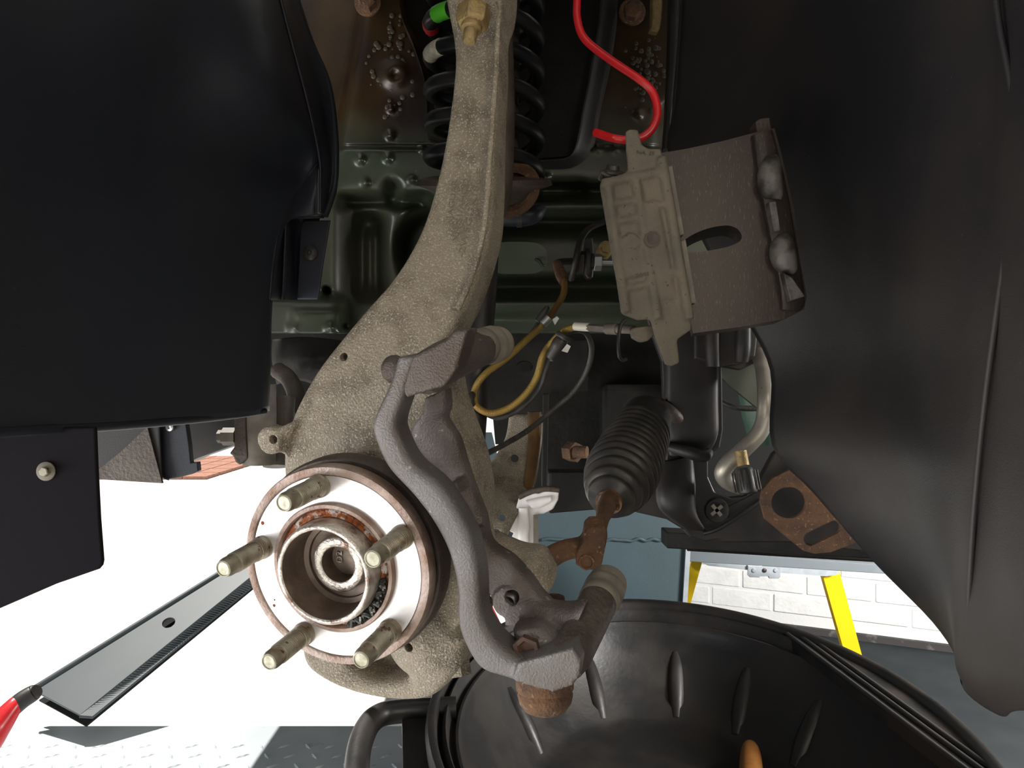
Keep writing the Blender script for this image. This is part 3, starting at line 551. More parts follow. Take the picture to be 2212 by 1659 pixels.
# ------------------------------------------------------------------ tie rod, steering boot
tr_ = thing('tie_rod_end', P(1285,1190,.62), 'rusty orange tie rod end with curved arm reaching from the knuckle boss', 'tie rod')
g = G()
g.bar([(P(1150,1215,.60), P(1165,1262,.60), .02), (P(1178,1188,.605), P(1195,1235,.605), .02), (P(1215,1172,.61), P(1228,1215,.61), .02), (P(1250,1165,.615), P(1258,1212,.615), .02), (P(1285,1150,.62), P(1290,1215,.62), .02)], (0.1,1,0), 5, 16, .8)
g.prism([P(1262,1150,.605), P(1275,1140,.605), P(1308,1140,.605), P(1313,1160,.605), P(1300,1222,.605), P(1290,1234,.605), P(1262,1232,.605), P(1243,1220,.605), P(1246,1195,.605), P(1258,1175,.605)], (.002,.022,.006))
obj('body', g, M['rust'], tr_, remesh=.0014, soft=3)
obj('grease_bore', G().lathe(P(1267,1214,.604), V((-.1,-1,-.1)), [(.0062,-.001),(.0062,.0012),(.0048,.0015),(.0046,.0002),(0,.0002)], 20), M['rust'], tr_)
obj('rod', G().tube([P(1294,1145,.62), P(1302,1120,.66), P(1308,1100,.70), P(1316,1080,.75)], [.0058,.0060,.0085,.009], 18), M['rust'], tr_)
bt_ = thing('steering_boot', P(1340,1020,.85), 'black ribbed rubber steering rack boot above the rusty tie rod', 'boot')
a0, a1 = P(1316,1082,.76), P(1398,900,.91); ad_ = (a1-a0).normalized(); LL = (a1-a0).length
prf = [(.0095,-.004),(.012,-.002),(.0125,.001),(.0225,.003),(.0245,.009),(.0235,.0105)]
rr_ = [.0300,.0345,.0375,.0390,.0392,.0388,.0382,.0376,.0370,.0362,.0355,.035]; st_ = (LL-.045)/12
for k, rr in enumerate(rr_):
    t0 = .0115+st_*k; prf += [(rr-.0048, t0), (rr-.0008, t0+st_*.25), (rr, t0+st_*.5), (rr-.0008, t0+st_*.75)]
prf += [(.030, LL-.03), (.028, LL)]
obj('bellows', G().lathe(a0, ad_, prf, 56), M['rubber'], bt_, smooth=70)
obj('clamp', G().lathe(a0-ad_*.001, ad_, [(.0125,-.002),(.0135,-.002),(.0135,.004),(.0125,.004)], 30), M['rust'], bt_)
obj('clamp_ear', G().tube([P(1322,1095,.72), P(1332,1100,.715), P(1336,1092,.72), P(1328,1086,.725)], .0016, 8), M['rust'], bt_)

# ------------------------------------------------------------------ wishbone and its bright-lit lower end
wb = thing('lower_wishbone', P(1110,1000,.85), 'oil-stained cast alloy wishbone standing behind the caliper bracket', 'control arm')
g = G()
g.bar([(P(1098,895,.95), P(1172,895,.95), .03), (P(1090,945,.93), P(1170,945,.93), .03), (P(1065,990,.90), P(1163,1000,.90), .03), (P(1040,1020,.87), P(1155,1050,.87), .03), (P(1020,1060,.84), P(1140,1075,.84), .03), (P(1015,1120,.80), P(1112,1125,.80), .03), (P(1025,1180,.78), P(1085,1180,.78), .03)], (0.1,1,0), 5, 20, .35)
drill(obj('casting', g, M['cast_alloy'], wb, remesh=.003, soft=3), [G().tube([P(x,y,.70), P(x,y,1.1)], r_, 16, 1, False) for x, y, r_ in [(1112,990,.0048),(1072,1152,.0045),(1085,1118,.0035),(1052,1110,.003)]])
M['oil_stain'] = mat('brown_oiled_casting', (.16,.085,.03), .4, .1, (.07,.04,.02), 25, bump=.3)
obj('oily_rib', G().bar([(P(1140,890,.935), P(1170,890,.935), .012), (P(1140,950,.915), P(1168,950,.915), .012), (P(1135,1010,.885), P(1160,1010,.885), .012), (P(1128,1056,.86), P(1150,1060,.86), .012)], (0,1,0), 5, 14, .8), M['oil_stain'], wb, label='brown oil-stained rib')
wbk = thing('lit_wishbone_end', P(1140,1150,.82), 'ribbed lower end of the wishbone, strong light on it painted in as white', 'bracket')
oc = [(1122,1072),(1140,1064),(1165,1066),(1190,1056),(1208,1060),(1206,1080),(1195,1100),(1175,1110),(1163,1112),(1163,1300),(1118,1300),(1112,1182),(1101,1180),(1101,1170),(1110,1152),(1100,1148),(1108,1120)]
obj('plate', G().prism([P(x,y,.82) for x, y in oc], (0,.006,0)), M['lit_white'], wbk, smooth=0, bevel=.0015)
obj('rib', G().bar([(P(1136,1082,.815), P(1150,1100,.815), .008), (P(1165,1075,.815), P(1168,1098,.815), .008), (P(1190,1072,.815), P(1190,1086,.815), .008)], (0,1,0), 4, 14, .9), M['lit_white'], wbk)
obj('rib', G().bar([(P(1120,1098,.814), P(1142,1098,.814), .008), (P(1118,1142,.814), P(1145,1142,.814), .008), (P(1120,1160,.815), P(1143,1160,.815), .006), (P(1120,1290,.815), P(1143,1290,.815), .006)], (0,1,0), 4, 14, .6), M['lit_white'], wbk)
obj('side_lip', G().prism([P(1152,1112,.818), P(1163,1112,.818), P(1163,1300,.818), P(1152,1300,.818)], (0,-.003,0)), M['tan_sleeve'], wbk, smooth=0)
obj('dirt_cap', G().tube([P(1120,1074,.82), P(1150,1061,.82), P(1180,1056,.82), P(1208,1058,.82)], .0032, 10), M['brown_iron'], wbk)

# ------------------------------------------------------------------ brake caliper
cl = thing('brake_caliper', P(1500,530,.68), 'dusty brake caliper hanging in the wheel arch on the red cable', 'brake caliper')
dc = .66
oc = [(1351,284),(1360,279),(1378,280),(1386,312),(1401,321),(1427,321),(1462,520),(1494,712),(1462,734),(1468,784),(1450,792),(1436,788),(1414,728),(1404,690),(1376,692),(1345,680),(1322,560),(1295,402),(1298,390),(1356,371),(1352,327)]
g = G(); g.prism([P(x,y,dc) for x, y in oc], (.006,.035,.004))
def rib(a, b, w, h=.004):
    A, B = P(*a, dc), P(*b, dc); g.tube([A, B], w, 10, 1, False)
for a, b, w in [((1372,385),(1420,690),.0045),((1312,400),(1352,675),.0045),((1428,340),(1488,690),.005),((1300,396),(1428,372),.004),((1325,440),(1380,432),.0032),((1380,452),(1440,440),.0032),((1330,480),(1382,470),.0032),((1345,590),(1400,585),.003),((1350,625),(1408,612),.003),((1410,600),(1470,585),.0035),((1414,625),(1450,610),.003)]: rib(a, b, w)
g.lathe(P(1362,524,dc), (0,-1,0), [(.0075,-.01),(.0075,.004),(0,.0045)], 20)
g.bar([(P(1378,440,dc-.003), P(1425,432,dc-.003), .01), (P(1390,520,dc-.004), P(1440,515,dc-.004), .01), (P(1400,600,dc-.003), P(1455,590,dc-.003), .01), (P(1412,650,dc-.002), P(1468,640,dc-.002), .01)], (0,1,0), 4, 14, .6)
g.bar([(P(1330,520,dc-.003), P(1385,515,dc-.003), .01), (P(1340,600,dc-.003), P(1395,595,dc-.003), .01)], (0,1,0), 4, 14, .6)
obj('housing', g, M['caliper_tan'], cl, remesh=.0015, soft=3)
M['dimple'] = mat('dark_dimple', (.075,.058,.045), .6, bump=.6)
obj('dimple', G().lathe(P(1409,517,dc-.005), (0,-1,0), [(.007,-.004),(.0072,.0005),(.005,.001),(.001,-.001)], 9), M['dimple'], cl, label='dark broken-out dimple')
text('2W5324', P(1372,596,dc-.0035), P(1414,590,dc-.0035), .0045, M['dimple'], cl, V((0,-1,0)), name='cast_lettering')
text('96A  25', P(1374,329,dc-.0002), P(1413,332,dc-.0002), .0045, M['dimple'], cl, V((0,-1,0)), name='cast_lettering')
for pp in ([(1435,361),(1452,357),(1478,506),(1462,511)], [(1465,523),(1481,516),(1504,655),(1487,656)]):
    obj('brake_pad_edge', G().prism([P(x,y,dc+.002) for x, y in pp], (.004,.05,0)), M['tan_sleeve'], cl, smooth=0, bevel=.001)
slot = [P(x,y,.69) for x, y in [(1470,524),(1500,505),(1535,492),(1570,487),(1592,494),(1602,508),(1598,521),(1575,532),(1540,540),(1500,545),(1470,545)]]
slot = [V(p) for p in cat([tuple(p) for p in slot], 4)]
def bridge(x, y): return P(x, y, .69-.012*math.sin(max(0, min(1, (x-1430)/300))*math.pi))
obj('bridge', G().prism([P(x,y,.69) for x, y in [(1425,331),(1480,322),(1560,305),(1640,284),(1673,277),(1690,340),(1715,450),(1728,560),(1743,641),(1737,668),(1690,690),(1600,706),(1497,720),(1460,560)]], (.01,.05,0), [slot]), M['caliper_brown'], cl, smooth=0, bevel=.004)
obj('finger_ridge', G().bar([(P(1628,290,.682), P(1672,279,.682), .012), (P(1645,400,.680), P(1700,390,.684), .012), (P(1668,520,.680), P(1722,510,.684), .012), (P(1688,620,.682), P(1742,640,.686), .012), (P(1690,668,.684), P(1732,672,.686), .012)], (0,1,0), 5, 16, .6), M['caliper_brown'], cl)
for q in ([(1655,336,1682,332,.006),(1647,352,1693,348,.016),(1645,385,1697,378,.020),(1648,415,1697,414,.014),(1655,428,1690,430,.006)], [(1682,506,1706,502,.006),(1672,522,1722,516,.016),(1672,550,1728,545,.020),(1678,575,1728,578,.014),(1690,590,1718,592,.006)]):
    obj('piston_boss', G().bar([(P(a,b,.682-t_/2), P(c,d,.680-t_/2), t_) for a,b,c,d,t_ in q], (0,1,0), 6, 20, .9), M['caliper_silver'], cl, label='scraped bright rounded boss')
for pp in ([(1661,436),(1676,434),(1686,497),(1672,501)], [(1692,588),(1712,600),(1740,640),(1708,650),(1700,620)]):
    obj('bright_pad', G().prism([P(x,y,.672) for x, y in pp], (0,.01,0)), M['caliper_silver'], cl, smooth=0, bevel=.001)
obj('top_lug', G().prism([P(x,y,.70) for x, y in [(1636,292),(1632,262),(1642,256),(1664,254),(1668,280)]], (0,.02,0)), M['brown_iron'], cl, smooth=0, bevel=.002)
bn = obj('bleed_nipple', G().lathe(P(1322,378,.672), V((.1,-.35,1)), [(.0085,-.006),(.0085,.0),(.0105,.001),(.0110,.003),(.006,.0045),(.0055,.008),(.0,.0085)], 20), M['rubber'], cl)
obj('cap_strap', G().tube([P(1334,372,.668), P(1315,380,.664), P(1300,372,.664), P(1295,385,.668), P(1303,390,.67)], .0014, 8), M['rubber'], bn)
obj('banjo_union', G().prism([P(x,y,.67) for x, y in [(1366,708),(1370,728),(1388,738),(1400,736),(1416,722),(1412,702)]], (0,.02,0)), M['caliper_tan'], cl, smooth=0, bevel=.002)
obj('wire_clip', G().tube([P(1352,690,.665), P(1340,705,.665), P(1336,740,.665), P(1338,770,.67), P(1346,778,.68), P(1352,776,.70)], .0016, 8), M['black_metal'], cl)
obj('red_hanger_cable', G().tube([P(1248,-120,.72), P(1247,-10,.72), P(1247,40,.72), P(1263,84,.72), P(1315,127,.71), P(1382,172,.70), P(1410,200,.70), P(1420,240,.70), P(1412,272,.70), P(1392,294,.70), P(1365,302,.70), P(1345,302,.70), P(1318,297,.70), P(1286,286,.69)], .0037, 16, 8), M['red'],
    label='red plastic-coated cable hook carrying the caliper', cat_='cable')

# ------------------------------------------------------------------ hoses and cables
hs = thing('brake_hose', P(1100,880,.80), 'gold braided brake hose looping below the green panel', 'hose')
hp_ = [(1211,590),(1219,609),(1217,636),(1200,666),(1179,696),(1142,730),(1094,774),(1048,808),(1026,842),(1028,875),(1057,892),(1098,882),(1135,852),(1159,815),(1172,771),(1189,744),(1216,717),(1242,706)]
hd_ = [.90,.88,.87,.86,.84,.82,.80,.79,.79,.79,.79,.79,.79,.79,.78,.78,.76,.75]
obj('braid', G().tube([P(x,y,d) for (x,y), d in zip(hp_, hd_)], .0036, 14, 8), M['braid'], hs)
obj('upper_sleeve', G().tube([P(1203,570,.91), P(1207,580,.90), P(1213,596,.89), P(1218,610,.88)], [.0055,.0062,.0068,.0052], 16), M['rust'], hs, label='reddish-brown sleeve')
obj('elbow', G().tube([P(1240,565,.93), P(1220,565,.92), P(1205,568,.915), P(1204,578,.905)], .0042, 12), M['black_metal'], hs)
obj('white_collar', G().tube([P(1242,705,.75), P(1256,706,.745), P(1273,707,.74)], .0042, 16, 3), M['white_plastic'], hs)
obj('end_sleeve', G().tube([P(1270,707,.74), P(1300,709,.73), P(1314,710,.725)], .0038, 6, 2), M['tan_sleeve'], hs)
obj('ferrule', G().tube([P(1311,710,.725), P(1335,711,.715)], .0054, 18, 1, False), M['tan_sleeve'], hs)
obj('tail', G().tube([P(1333,711,.715), P(1368,712,.69)], .0040, 14, 1, False), M['tan_sleeve'], hs)
for (x, y, d) in [(1180,694,.83)]:
    dv = (P(x-14,y+14,d)-P(x,y,d)).normalized()
    c1 = obj('hose_clip', G().lathe(P(x+6,y-8,d), dv, [(.0048,0),(.0048,.010),(.0040,.010)], 18), M['silver'], hs)
    obj('clip_tab', G().prism([P(1193,690,.82), P(1203,683,.82), P(1208,688,.82), P(1199,702,.82)], (0,.003,0)), M['silver'], c1, smooth=0)
    obj('clip_barrel', G().tube([P(1183,664,.83), P(1172,680,.83), P(1160,694,.83)], [.003,.0042,.003], 12, 3), M['rubber'], c1)
c2 = obj('hose_clip', G().tube([P(1221,724,.76), P(1208,742,.76), P(1198,756,.765), P(1190,770,.77)], [.0055,.0075,.0060,.0055], 16, 3), M['rubber'], hs, label='black plastic clip')
obj('clip_tab', G().prism([P(1213,758,.75), P(1225,743,.75), P(1233,748,.75), P(1226,762,.75)], (0,.003,0)), M['silver'], c2, smooth=0)
obj('clip_band', G().tube([P(1206,720,.755), P(1218,728,.75), P(1234,734,.755)], .0030, 10, 3), M['rubber'], c2)
obj('split_clip', G().tube([P(1020,852,.785), P(1016,862,.78), P(1019,874,.785)], .0040, 10, 3), M['rubber'], hs)
obj('sensor_cable', G().tube([P(x,y,d) for x,y,d in [(1192,778,.775),(1205,745,.765),(1222,722,.76),(1246,712,.76),(1268,722,.77),(1278,755,.79),(1268,800,.81),(1240,845,.82),(1195,885,.82),(1140,930,.80),(1075,968,.76),(1008,1000,.72)]], .0029, 14, 8), M['cable'],
    label='grey rubber sensor cable sweeping down from the clip to the knuckle', cat_='cable')
obj('twin_cable', G().tube([P(x,y,d) for x,y,d in [(1184,664,.86),(1160,700,.84),(1130,745,.84),(1090,785,.84)]], .0018, 10, 8), M['cable'], label='thin dark cable strapped above the gold hose', cat_='cable')
obj('inner_cable', G().tube([P(x,y,d) for x,y,d in [(1192,770,.79),(1180,800,.80),(1168,835,.81),(1142,868,.81),(1108,893,.81),(1075,903,.81),(1050,895,.81)]], .0024, 12, 8), M['cable'], label='dark cable running along the outside of the gold hose loop', cat_='cable')
un = thing('brake_line_union', P(1272,565,.95), 'black brake line union with hex nuts bolted to the green panel', 'pipe union')
xd = V((1,0,.0))
obj('large_nut', G().lathe(P(1240,565,.94), xd, [(.013,0),(.013,.012),(0,.0121)], 6, u=(0,0,1)), M['black_metal'], un, smooth=0, bevel=.0006)
obj('flange_disc', G().lathe(P(1262,565,.94), xd, [(.012,0),(.016,.002),(.016,.006),(.010,.008),(.009,.016),(.0,.0161)], 30), M['black_metal'], un)
obj('small_nut', G().lathe(P(1283,567,.93), xd, [(.0105,0),(.0105,.009),(0,.0091)], 6, u=(0,0,1)), M['silver'], un, smooth=0, bevel=.0006)
obj('line', G().lathe(P(1297,567,.94), xd, [(.004,0),(.004,.03),(0,.0301)], 14), M['silver'], un)
obj('bracket', G().prism([P(1266,512,.96), P(1280,512,.96), P(1284,560,.96), P(1281,600,.96), P(1270,602,.96), P(1262,590,.96), P(1262,540,.96)], (0,.02,0)), M['black_metal'], un, smooth=0, bevel=.002)
b = obj('mount_bolt', G().lathe(P(1309,537,.985), (0,-1,0), [(.010,-.03),(.010,.001),(.006,.0015)], 24), M['brass'], un)
obj('bolt_head', G().lathe(P(1309,537,.985), (0,-1,0), [(.0065,0),(.0065,.006),(0,.0061)], 6), M['brass'], b, smooth=0)
obj('black_brake_pipe', G().tube([P(x,y,d) for x,y,d in [(1322,470,.95),(1302,480,.95),(1272,494,.94),(1254,520,.93),(1246,552,.92),(1240,580,.93),(1234,602,.96)]], .0040, 12, 8), M['black_metal'],
    label='thin black brake pipe curving over the union', cat_='pipe')

# ------------------------------------------------------------------ front cross panel on the right
fp = thing('front_panel', P(1550,1150,1.0), 'black steel front panel with a large opening, right of the steering boot', 'body panel')
oo = [(1380,640),(1720,640),(1760,1000),(1900,1196),(1700,1172),(1560,1172),(1548,1166),(1525,1170),(1490,1160),(1478,1145),(1440,1122),(1370,1106),(1400,1060),(1440,1000),(1430,780)]
hl = [(1560,792),(1600,800),(1640,780),(1705,780),(1700,960),(1672,980),(1640,1040),(1610,1072),(1578,1076),(1545,1064),(1530,1030),(1530,985),(1555,968),(1562,930)]
obj('sheet', G().prism([P(x,y,1.0) for x, y in oo], (0,.015,0), [[P(x,y,1.0) for x, y in hl]]), M['black_metal'], fp, smooth=0, bevel=.004)
obj('channel', G().bar([(P(1442,700,.975), P(1556,700,.975), .03), (P(1440,860,.975), P(1556,860,.975), .03), (P(1440,940,.975), P(1555,940,.975), .03), (P(1450,985,.985), P(1530,985,.985), .02)], (0,1,0), 5, 24, .5), M['black_metal'], fp)
obj('inner_duct', G().bar([(P(1528,700,.955), P(1560,700,.955), .03), (P(1526,750,.955), P(1560,750,.955), .03), (P(1530,792,.96), P(1558,792,.96), .02)], (0,1,0), 4, 16, .8), M['black_metal'], fp)
obj('inner_duct', G().bar([(P(1592,700,.955), P(1628,700,.955), .03), (P(1590,750,.955), P(1628,750,.955), .03), (P(1590,782,.96), P(1620,782,.96), .02)], (0,1,0), 4, 16, .8), M['black_metal'], fp)
obj('duct_skin', G().prism([P(1500,690,.965), P(1640,690,.965), P(1632,772,.965), P(1600,788,.965), P(1560,792,.965), P(1500,775,.965)], (0,.01,0)), M['black_metal'], fp, smooth=0, bevel=.003)
obj('foot_bulge', G().bar([(P(1430,1000,.985), P(1500,985,.985), .02), (P(1422,1060,.965), P(1508,1050,.965), .03), (P(1430,1105,.965), P(1510,1110,.965), .03), (P(1478,1142,.985), P(1530,1150,.985), .015)], (0,1,0), 5, 20, .8), M['black_metal'], fp)
obj('fold_ridge', G().tube([P(1648,1078,.99), P(1600,1112,.985), P(1552,1142,.985), P(1520,1152,.99)], .003, 10), M['black_metal'], fp)
obj('ledge', G().tube([P(1432,962,.98), P(1480,975,.965), P(1520,985,.965), P(1532,975,.975)], [.004,.008,.008,.005], 12), M['black_metal'], fp)
obj('cross_pin', G().tube([P(1425,872,.985), P(1450,893,.975), P(1478,915,.99)], [.008,.009,.008], 16), M['brown_iron'], fp)
sc = thing('cross_head_clip', P(1548,1102,.985), 'small pale cross-shaped clip on the black front panel', 'clip')
obj('rim', G().lathe(P(1548,1102,.996), (0,-1,0), [(.016,0),(.015,.004),(.010,.003),(0,.0025)], 28), M['black_metal'], sc)
for a in (40, 130, 75):
    d = V((math.cos(math.radians(a)), 0, math.sin(math.radians(a))))
    if a == 75: continue
    obj('blade', G().box(P(1548,1102,.989), .018, .003, .0045, (d, V((0,1,0)), d.cross(V((0,1,0))))), M['tan_sleeve'], sc, smooth=0)
gp = thing('green_gusset', P(1600,830,1.06), 'pale green triangular metal gusset showing through the panel opening', 'bracket')
obj('plate', G().prism([P(x,y,1.04) for x, y in [(1528,786),(1600,796),(1648,776),(1660,900),(1580,836)]], (0,.01,0)), M['plug'], gp, smooth=0)
wbt = thing('washer_bottle', P(1640,900,1.12), 'translucent green fluid bottle behind the bent metal pipe', 'bottle')
obj('bottle_body', G().lathe(P(1644,760,1.12), V((.06,0,-1)), [(.036,0),(.036,.05),(.033,.09),(.026,.125),(.02,.135),(0,.136)], 32), M['green_bottle'], wbt)
obj('bottle_cable', G().tube([P(1560,868,1.08), P(1590,880,1.07), P(1635,882,1.07), P(1662,874,1.08)], .004, 10), M['cable'], wbt)
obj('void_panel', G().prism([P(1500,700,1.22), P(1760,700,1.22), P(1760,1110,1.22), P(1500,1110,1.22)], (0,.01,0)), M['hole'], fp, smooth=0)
ap = thing('aircon_pipe', P(1610,960,.95), 'bent bare aluminium pipe with a service port in the panel opening', 'pipe')
obj('tube', G().tube([P(x,y,d) for x,y,d in [(1640,765,1.0),(1650,800,.97),(1654,850,.95),(1652,900,.95),(1640,935,.95),(1605,972,.95),(1572,1002,.95),(1561,1024,.955),(1575,1042,.965),(1605,1052,.975)]], .0104, 20, 8), M['alloy_pipe'], ap)
obj('port_stub', G().lathe(P(1602,985,.935), V((.12,-.25,-1)), [(.0072,-.006),(.0072,.012),(.0065,.012)], 20), M['brass'], ap)
pr = []
cpd = V((.12,-.25,-1)).normalized(); cp = P(1607,1012,.93)
cpo = obj('port_cap', G().lathe(cp, cpd, [(.0095,0),(.0108,.003),(.0112,.028),(.0102,.030),(0,.0301)], 28), M['rubber'], ap)
u_ = cpd.orthogonal(); t_ = cpd.cross(u_)
for k in range(14):
    a = k*2*math.pi/14; q = cp+(u_*math.cos(a)+t_*math.sin(a))*.0110
    obj('cap_ridge', G().tube([q+cpd*.004, q+cpd*.027], .0010, 6, 1, False), M['rubber'], cpo)
tb = thing('rusty_tow_bracket', P(1750,1110,.93), 'rusty flat bracket with one round hole and one slot beside the right liner', 'bracket')
oc = [(1700,1018),(1668,1034),(1648,1057),(1643,1084),(1653,1121),(1702,1162),(1736,1190),(1760,1196),(1794,1193),(1850,1172),(1960,1140),(1900,1010),(1800,960)]
h1 = [P(1704+38*math.cos(t), 1086+34*math.sin(t), .93) for t in [i*2*math.pi/32 for i in range(32)]]
ca, sa = math.cos(math.radians(-26)), math.sin(math.radians(-26)); h2 = []
for i in range(32):
    t = i*2*math.pi/32; lx = 15*math.cos(t)+(28 if math.cos(t) >= 0 else -28); ly = 15*math.sin(t); h2.append(P(1776+lx*ca-ly*sa, 1152+lx*sa+ly*ca, .93))
obj('plate', G().prism([P(x,y,.93) for x, y in oc], (0,.006,0), [h1, h2]), M['rust'], tb, smooth=0)

# ------------------------------------------------------------------ wheel arch liners
LL_ = thing('left_wheel_liner', P(300,900,.6), 'smooth black plastic wheel arch liner filling the upper left', 'wheel liner')
xsL = [-420,-150,60,250,420,530]
rowsL = []
for (y, cx_, dz, dc2) in [(-420,470,.0,.80),(-160,560,.0,.82),(60,618,0,.85),(220,660,0,.87),(340,686,0,.88),(420,640,0,.86),(500,602,0,.84),(640,580,0,.82),(780,575,0,.81),(888,572,0,.80)]:
    k = [0,.2,.42,.62,.8,.93,1.0]; xs_ = [-420,-150,60,250,400,.0,0]
    x5 = cx_-(34 if y >= 420 else 60); xs_[5] = x5; xs_[6] = cx_; xs_[4] = min(400, x5-60)
    ds = [.30,.40,.49,.58,.67,dc2-.035 if y >= 340 else .75,dc2]
    yb = [y]*7
    if y == 888: yb = [960,945,930,920,908,898,888]
    if y == 780: yb = [810,805,800,795,790,785,780]
    rowsL.append([P(a, b, d) for a, b, d in zip(xs_, yb, ds)]+([P(cx_+10, yb[6], dc2+.025), P(cx_+7, yb[6], dc2+.06)] if 340 <= y else [P(cx_+2, yb[6], dc2+.01), P(cx_+3, yb[6], dc2+.02)]))
obj('shell', G().grid(surf(rowsL, 6, 6)), M['liner'], LL_, smooth=180, solid=-.003)
eL = [P(-420,961,.30),P(-150,946,.40),P(60,931,.49),P(250,921,.58),P(400,909,.67),P(505,898,.75),P(572,888,.80)]
obj('bottom_lip', G().tube(eL, .0032, 12), M['liner'], LL_)
cr_ = [(470,-420,.80),(560,-160,.82),(618,60,.85),(660,220,.87),(686,340,.88),(688,400,.885),(688,458,.89)]; rm = [(560,-420,.95),(600,-160,.95),(660,60,.95),(708,180,.95),(724,300,.945),(722,400,.94),(702,466,.93)]
obj('side_flange', G().grid(surf([[P(*a), P(*[(a[i]+b[i])/2+(0,0,.02)[i] for i in range(3)]), P(*b)] for a, b in zip(cr_, rm)], 4, 6)), M['liner'], LL_, smooth=180, solid=-.003)
obj('rim_bead', G().tube([P(*b) for b in rm], .0042, 12), M['liner'], LL_)
obj('facet', G().grid(surf([[P(684,350,.878), P(686,385,.885), P(686,462,.90)], [P(640,410,.862), P(660,430,.89), P(672,466,.905)], [P(604,480,.842), P(612,480,.885), P(618,480,.90)], [P(588,560,.83), P(600,560,.885), P(612,560,.90)], [P(580,648,.82), P(596,648,.885), P(608,648,.90)]], 4, 4)), M['liner'], LL_, smooth=180, solid=-.002)
obj('step_wall', G().grid(surf([[P(612,478,.885), P(630,470,.93), P(700,468,.935)], [P(614,500,.885), P(636,482,.955), P(690,476,.955)], [P(608,648,.885), P(640,648,.96), P(650,648,.96)]], 3, 4)), M['liner'], LL_, smooth=180, solid=-.002)
tab = obj('mounting_tab', G().prism([P(x,y,.945) for x, y in [(650,482),(656,476),(714,475),(700,560),(687,647),(641,647)]], (0,.003,0)), M['liner'], LL_, smooth=0, bevel=.002)
obj('push_clip', G().lathe(P(671,547,.944), (0,-1,0), [(.0095,0),(.0092,.003),(.006,.006),(.003,.0065),(.002,.0045),(0,.0045)], 28), M['rubber'], tab)
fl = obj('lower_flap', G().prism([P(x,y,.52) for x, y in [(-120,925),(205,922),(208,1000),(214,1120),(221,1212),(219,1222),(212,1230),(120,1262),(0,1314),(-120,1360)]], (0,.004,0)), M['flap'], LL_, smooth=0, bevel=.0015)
fb = obj('flange_bolt', G().lathe(P(100,1018,.519), (0,-1,0), [(.0064,0),(.0064,.0008),(.0045,.0016)], 28), M['tan_sleeve'], fl)
obj('bolt_head', G().lathe(P(101,1018,.518), (0,-1,0), [(.0034,0),(.0034,.004),(.0028,.0046),(0,.0046)], 6), M['zinc'], fb, smooth=0)

RL = thing('right_wheel_liner', P(1950,1300,.7), 'dusty black plastic wheel arch liner on the right, cut off diagonally at the bottom', 'wheel liner')
rowsR = []
#        y-left, x-left, depth-left
for (yl, xl, dl) in [(-420,1530,.93),(-160,1484,.95),(60,1472,.96),(230,1458,.97),(340,1446,.97),(520,1520,.95),(680,1610,.93),(800,1668,.91),(960,1672,.90),(1060,1760,.86),(1210,1892,.80),(1340,2020,.74),(1430,2078,.70)]:
    xr = [xl]; n = 7
    tgt = [xl, None, None, None, 2100+(-20 if yl > 900 else 30*math.exp(-((yl-100)/300)**2)), 2200, 2420]
    x4 = max(tgt[4], xl+12); tgt[4] = x4; tgt[5] = max(2185, x4+70)
    for i in (1, 2, 3): tgt[i] = xl+(x4-xl)*(i/4)
    d4 = min(.56, dl-.10)
    ds = [dl, dl+(d4-dl)*.22, dl+(d4-dl)*.5, dl+(d4-dl)*.78, d4, d4-.05, d4-.17]
    bulge = .02*math.sin(yl/230.)
    ds[1] += bulge; ds[2] += .6*bulge
    off = 0 if yl < 900 else (yl-900)*.10
    ys_ = [yl+off*i/6 for i in range(7)]
    rowsR.append([P(a, b, d) for a, b, d in zip(tgt, ys_, ds)])
rowsR.append([P(a,b,d) for a,b,d in [(2076,1478,.66),(2090,1492,.645),(2112,1510,.62),(2145,1530,.59),(2175,1541,.555),(2212,1530,.51),(2420,1560,.38)]])
obj('shell', G().grid(surf(rowsR, 6, 5)), M['liner_dusty'], RL, smooth=180, solid=-.003)
obj('edge_bead', G().tube([P(1484,-160,.95), P(1472,60,.96), P(1458,230,.97), P(1446,345,.97)], .0035, 10), M['liner_dusty'], RL)
obj('seal_strip', G().bar([(P(1448,-160,.99), P(1470,-160,.99), .02), (P(1446,60,.99), P(1466,60,.99), .02), (P(1440,230,.99), P(1452,230,.99), .02), (P(1434,320,.99), P(1444,320,.99), .02)], (0,1,0)), M['black_metal'], RL)
obj('moulded_ridge', G().tube([P(2140,-100,.525), P(2160,60,.52), P(2188,220,.515), P(2190,400,.515), P(2160,620,.52), P(2128,860,.53), P(2104,1100,.54), P(2092,1300,.55), P(2084,1420,.57)], .0022, 12, 8), M['liner_dusty'], RL)
obj('rivet_hole', G().lathe(P(2122,1462,.60), V((-.6,-1,0)), [(.004,-.006),(.004,.006),(0,.006)], 12), M['hole'], RL)
# arch roof joining both liners overhead (above the frame)
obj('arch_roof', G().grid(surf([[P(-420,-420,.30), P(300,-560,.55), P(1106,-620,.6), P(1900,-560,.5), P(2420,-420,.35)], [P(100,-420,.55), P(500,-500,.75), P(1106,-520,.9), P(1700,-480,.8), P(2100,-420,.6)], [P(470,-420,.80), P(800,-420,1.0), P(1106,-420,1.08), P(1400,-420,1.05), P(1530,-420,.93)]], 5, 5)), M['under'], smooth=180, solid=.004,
    label='dark sheet-metal roof of the wheel arch above everything', cat_='body panel')

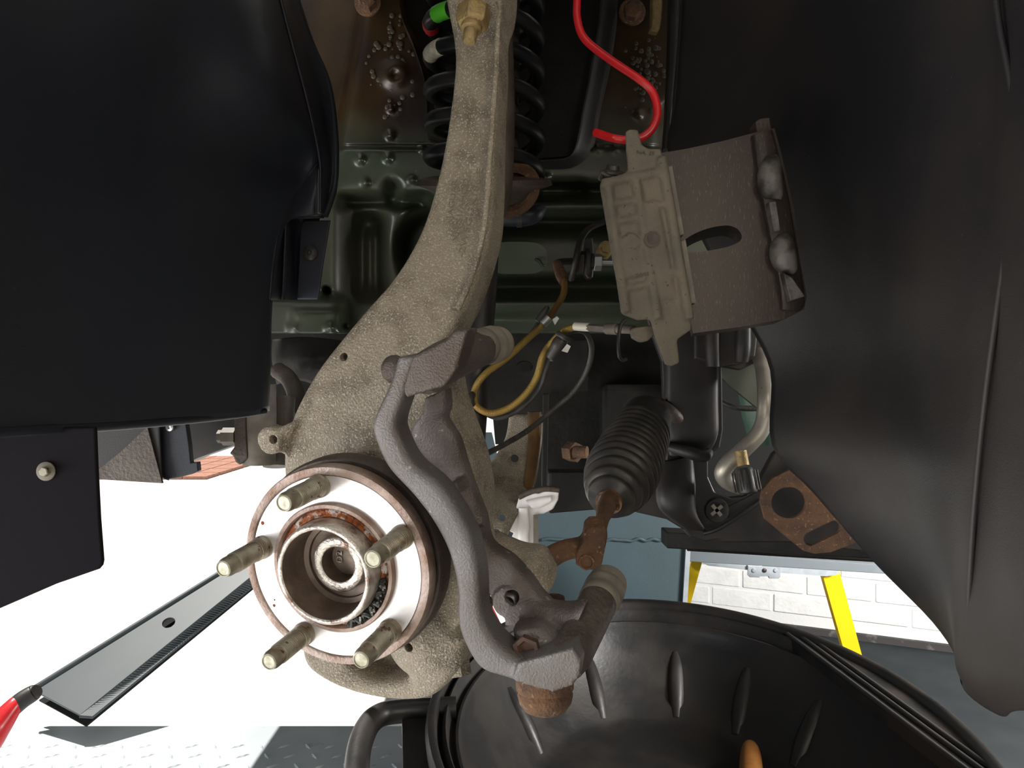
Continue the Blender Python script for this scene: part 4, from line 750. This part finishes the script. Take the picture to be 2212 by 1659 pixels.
# ------------------------------------------------------------------ left underside parts
df = thing('air_deflector', P(290,1000,.9), 'black plastic air deflector wedge hanging under the left liner', 'deflector')
obj('wedge', G().add([P(195,905,.85), P(345,895,.85), P(352,1044,.85), P(205,1035,.85), P(195,905,.98), P(345,895,.98), P(352,1030,1.0), P(205,1030,1.0)], [(0,1,2,3),(4,7,6,5),(0,3,7,4),(1,5,6,2),(0,4,5,1),(3,2,6,7)]), M['liner_dusty'], df, smooth=0, bevel=.003)
obj('sloping_face', G().prism([P(205,1035,.846), P(350,1044,.846), P(318,922,.846), P(262,975,.846), P(212,1015,.846)], (0,.004,0)), M['brown_iron'], df, smooth=0)
sbk = thing('side_bracket', P(385,980,.86), 'dark plate with a rounded corner and one bolt, right of the deflector', 'bracket')
obj('plate', G().prism([P(x,y,.86) for x, y in [(322,912),(400,905),(408,960),(412,1000),(426,998),(428,1018),(415,1024),(385,1032),(362,1035),(350,1028),(340,985),(330,930)]], (0,.01,0)), M['liner'], sbk, smooth=0, bevel=.001)
obj('edge_bead', G().tube([P(322,916,.858), P(333,945,.858), P(342,995,.858), P(352,1028,.858), P(365,1036,.858)], .0012, 8), M['liner_dusty'], sbk)
obj('bolt', G().lathe(P(369,922,.858), (-.2,-1,0), [(.0048,0),(.0048,.003),(.0025,.004),(.0022,.0015),(0,.0015)], 20), M['silver'], sbk)
ar = thing('rear_beam', P(460,960,1.2), 'dark beam seen edge-on above the strip of driveway', 'beam')
obj('beam', G().prism([P(395,880,1.1), P(560,870,1.1), P(560,945,1.1), P(505,962,1.1), P(425,990,1.1), P(405,1000,1.1)], (0,.05,0)), M['black_metal'], ar, smooth=0, bevel=.002)
bu = thing('suspension_bush', P(550,940,.95), 'weathered suspension bush with a side bolt, left of the knuckle ear', 'bush')
obj('cylinder', G().tube([P(560,830,.95), P(560,900,.95), P(560,1003,.95)], [.020,.0205,.0195], 28, 3), M['tan_sleeve'], bu)
obj('outer_body', G().tube([P(600,860,1.0), P(598,940,.99), P(596,1008,.98)], [.022,.02,.016], 24, 3), M['brown_iron'], bu)
obj('end_plate', G().prism([P(x,y,.93) for x, y in [(505,880),(530,880),(535,990),(517,1005),(508,998),(503,985),(495,980),(506,965)]], (0,.02,0)), M['brown_iron'], bu, smooth=0, bevel=.002)
obj('nut', G().lathe(P(510,943,.94), V((-1,0,0)), [(.011,0),(.011,.016),(.008,.017),(.008,.022),(0,.0221)], 6, u=(0,0,1)), M['tan_sleeve'], bu, smooth=0)
obj('upper_arm', G().tube([P(600,800,1.1), P(625,820,1.08), P(640,860,1.05), P(625,900,1.02)], .012, 16), M['brown_iron'], bu)
ex = thing('exhaust_shield', P(640,780,1.2), 'dark heat shield in the shadow under the green panel edge', 'shield')
obj('sheet', G().grid(surf([[P(590,735,1.22), P(660,730,1.18), P(760,740,1.2)], [P(590,780,1.2), P(670,770,1.1), P(740,790,1.18)], [P(600,830,1.2), P(650,820,1.14), P(700,840,1.2)]], 5, 5)), M['under'], ex, smooth=180, solid=.002)
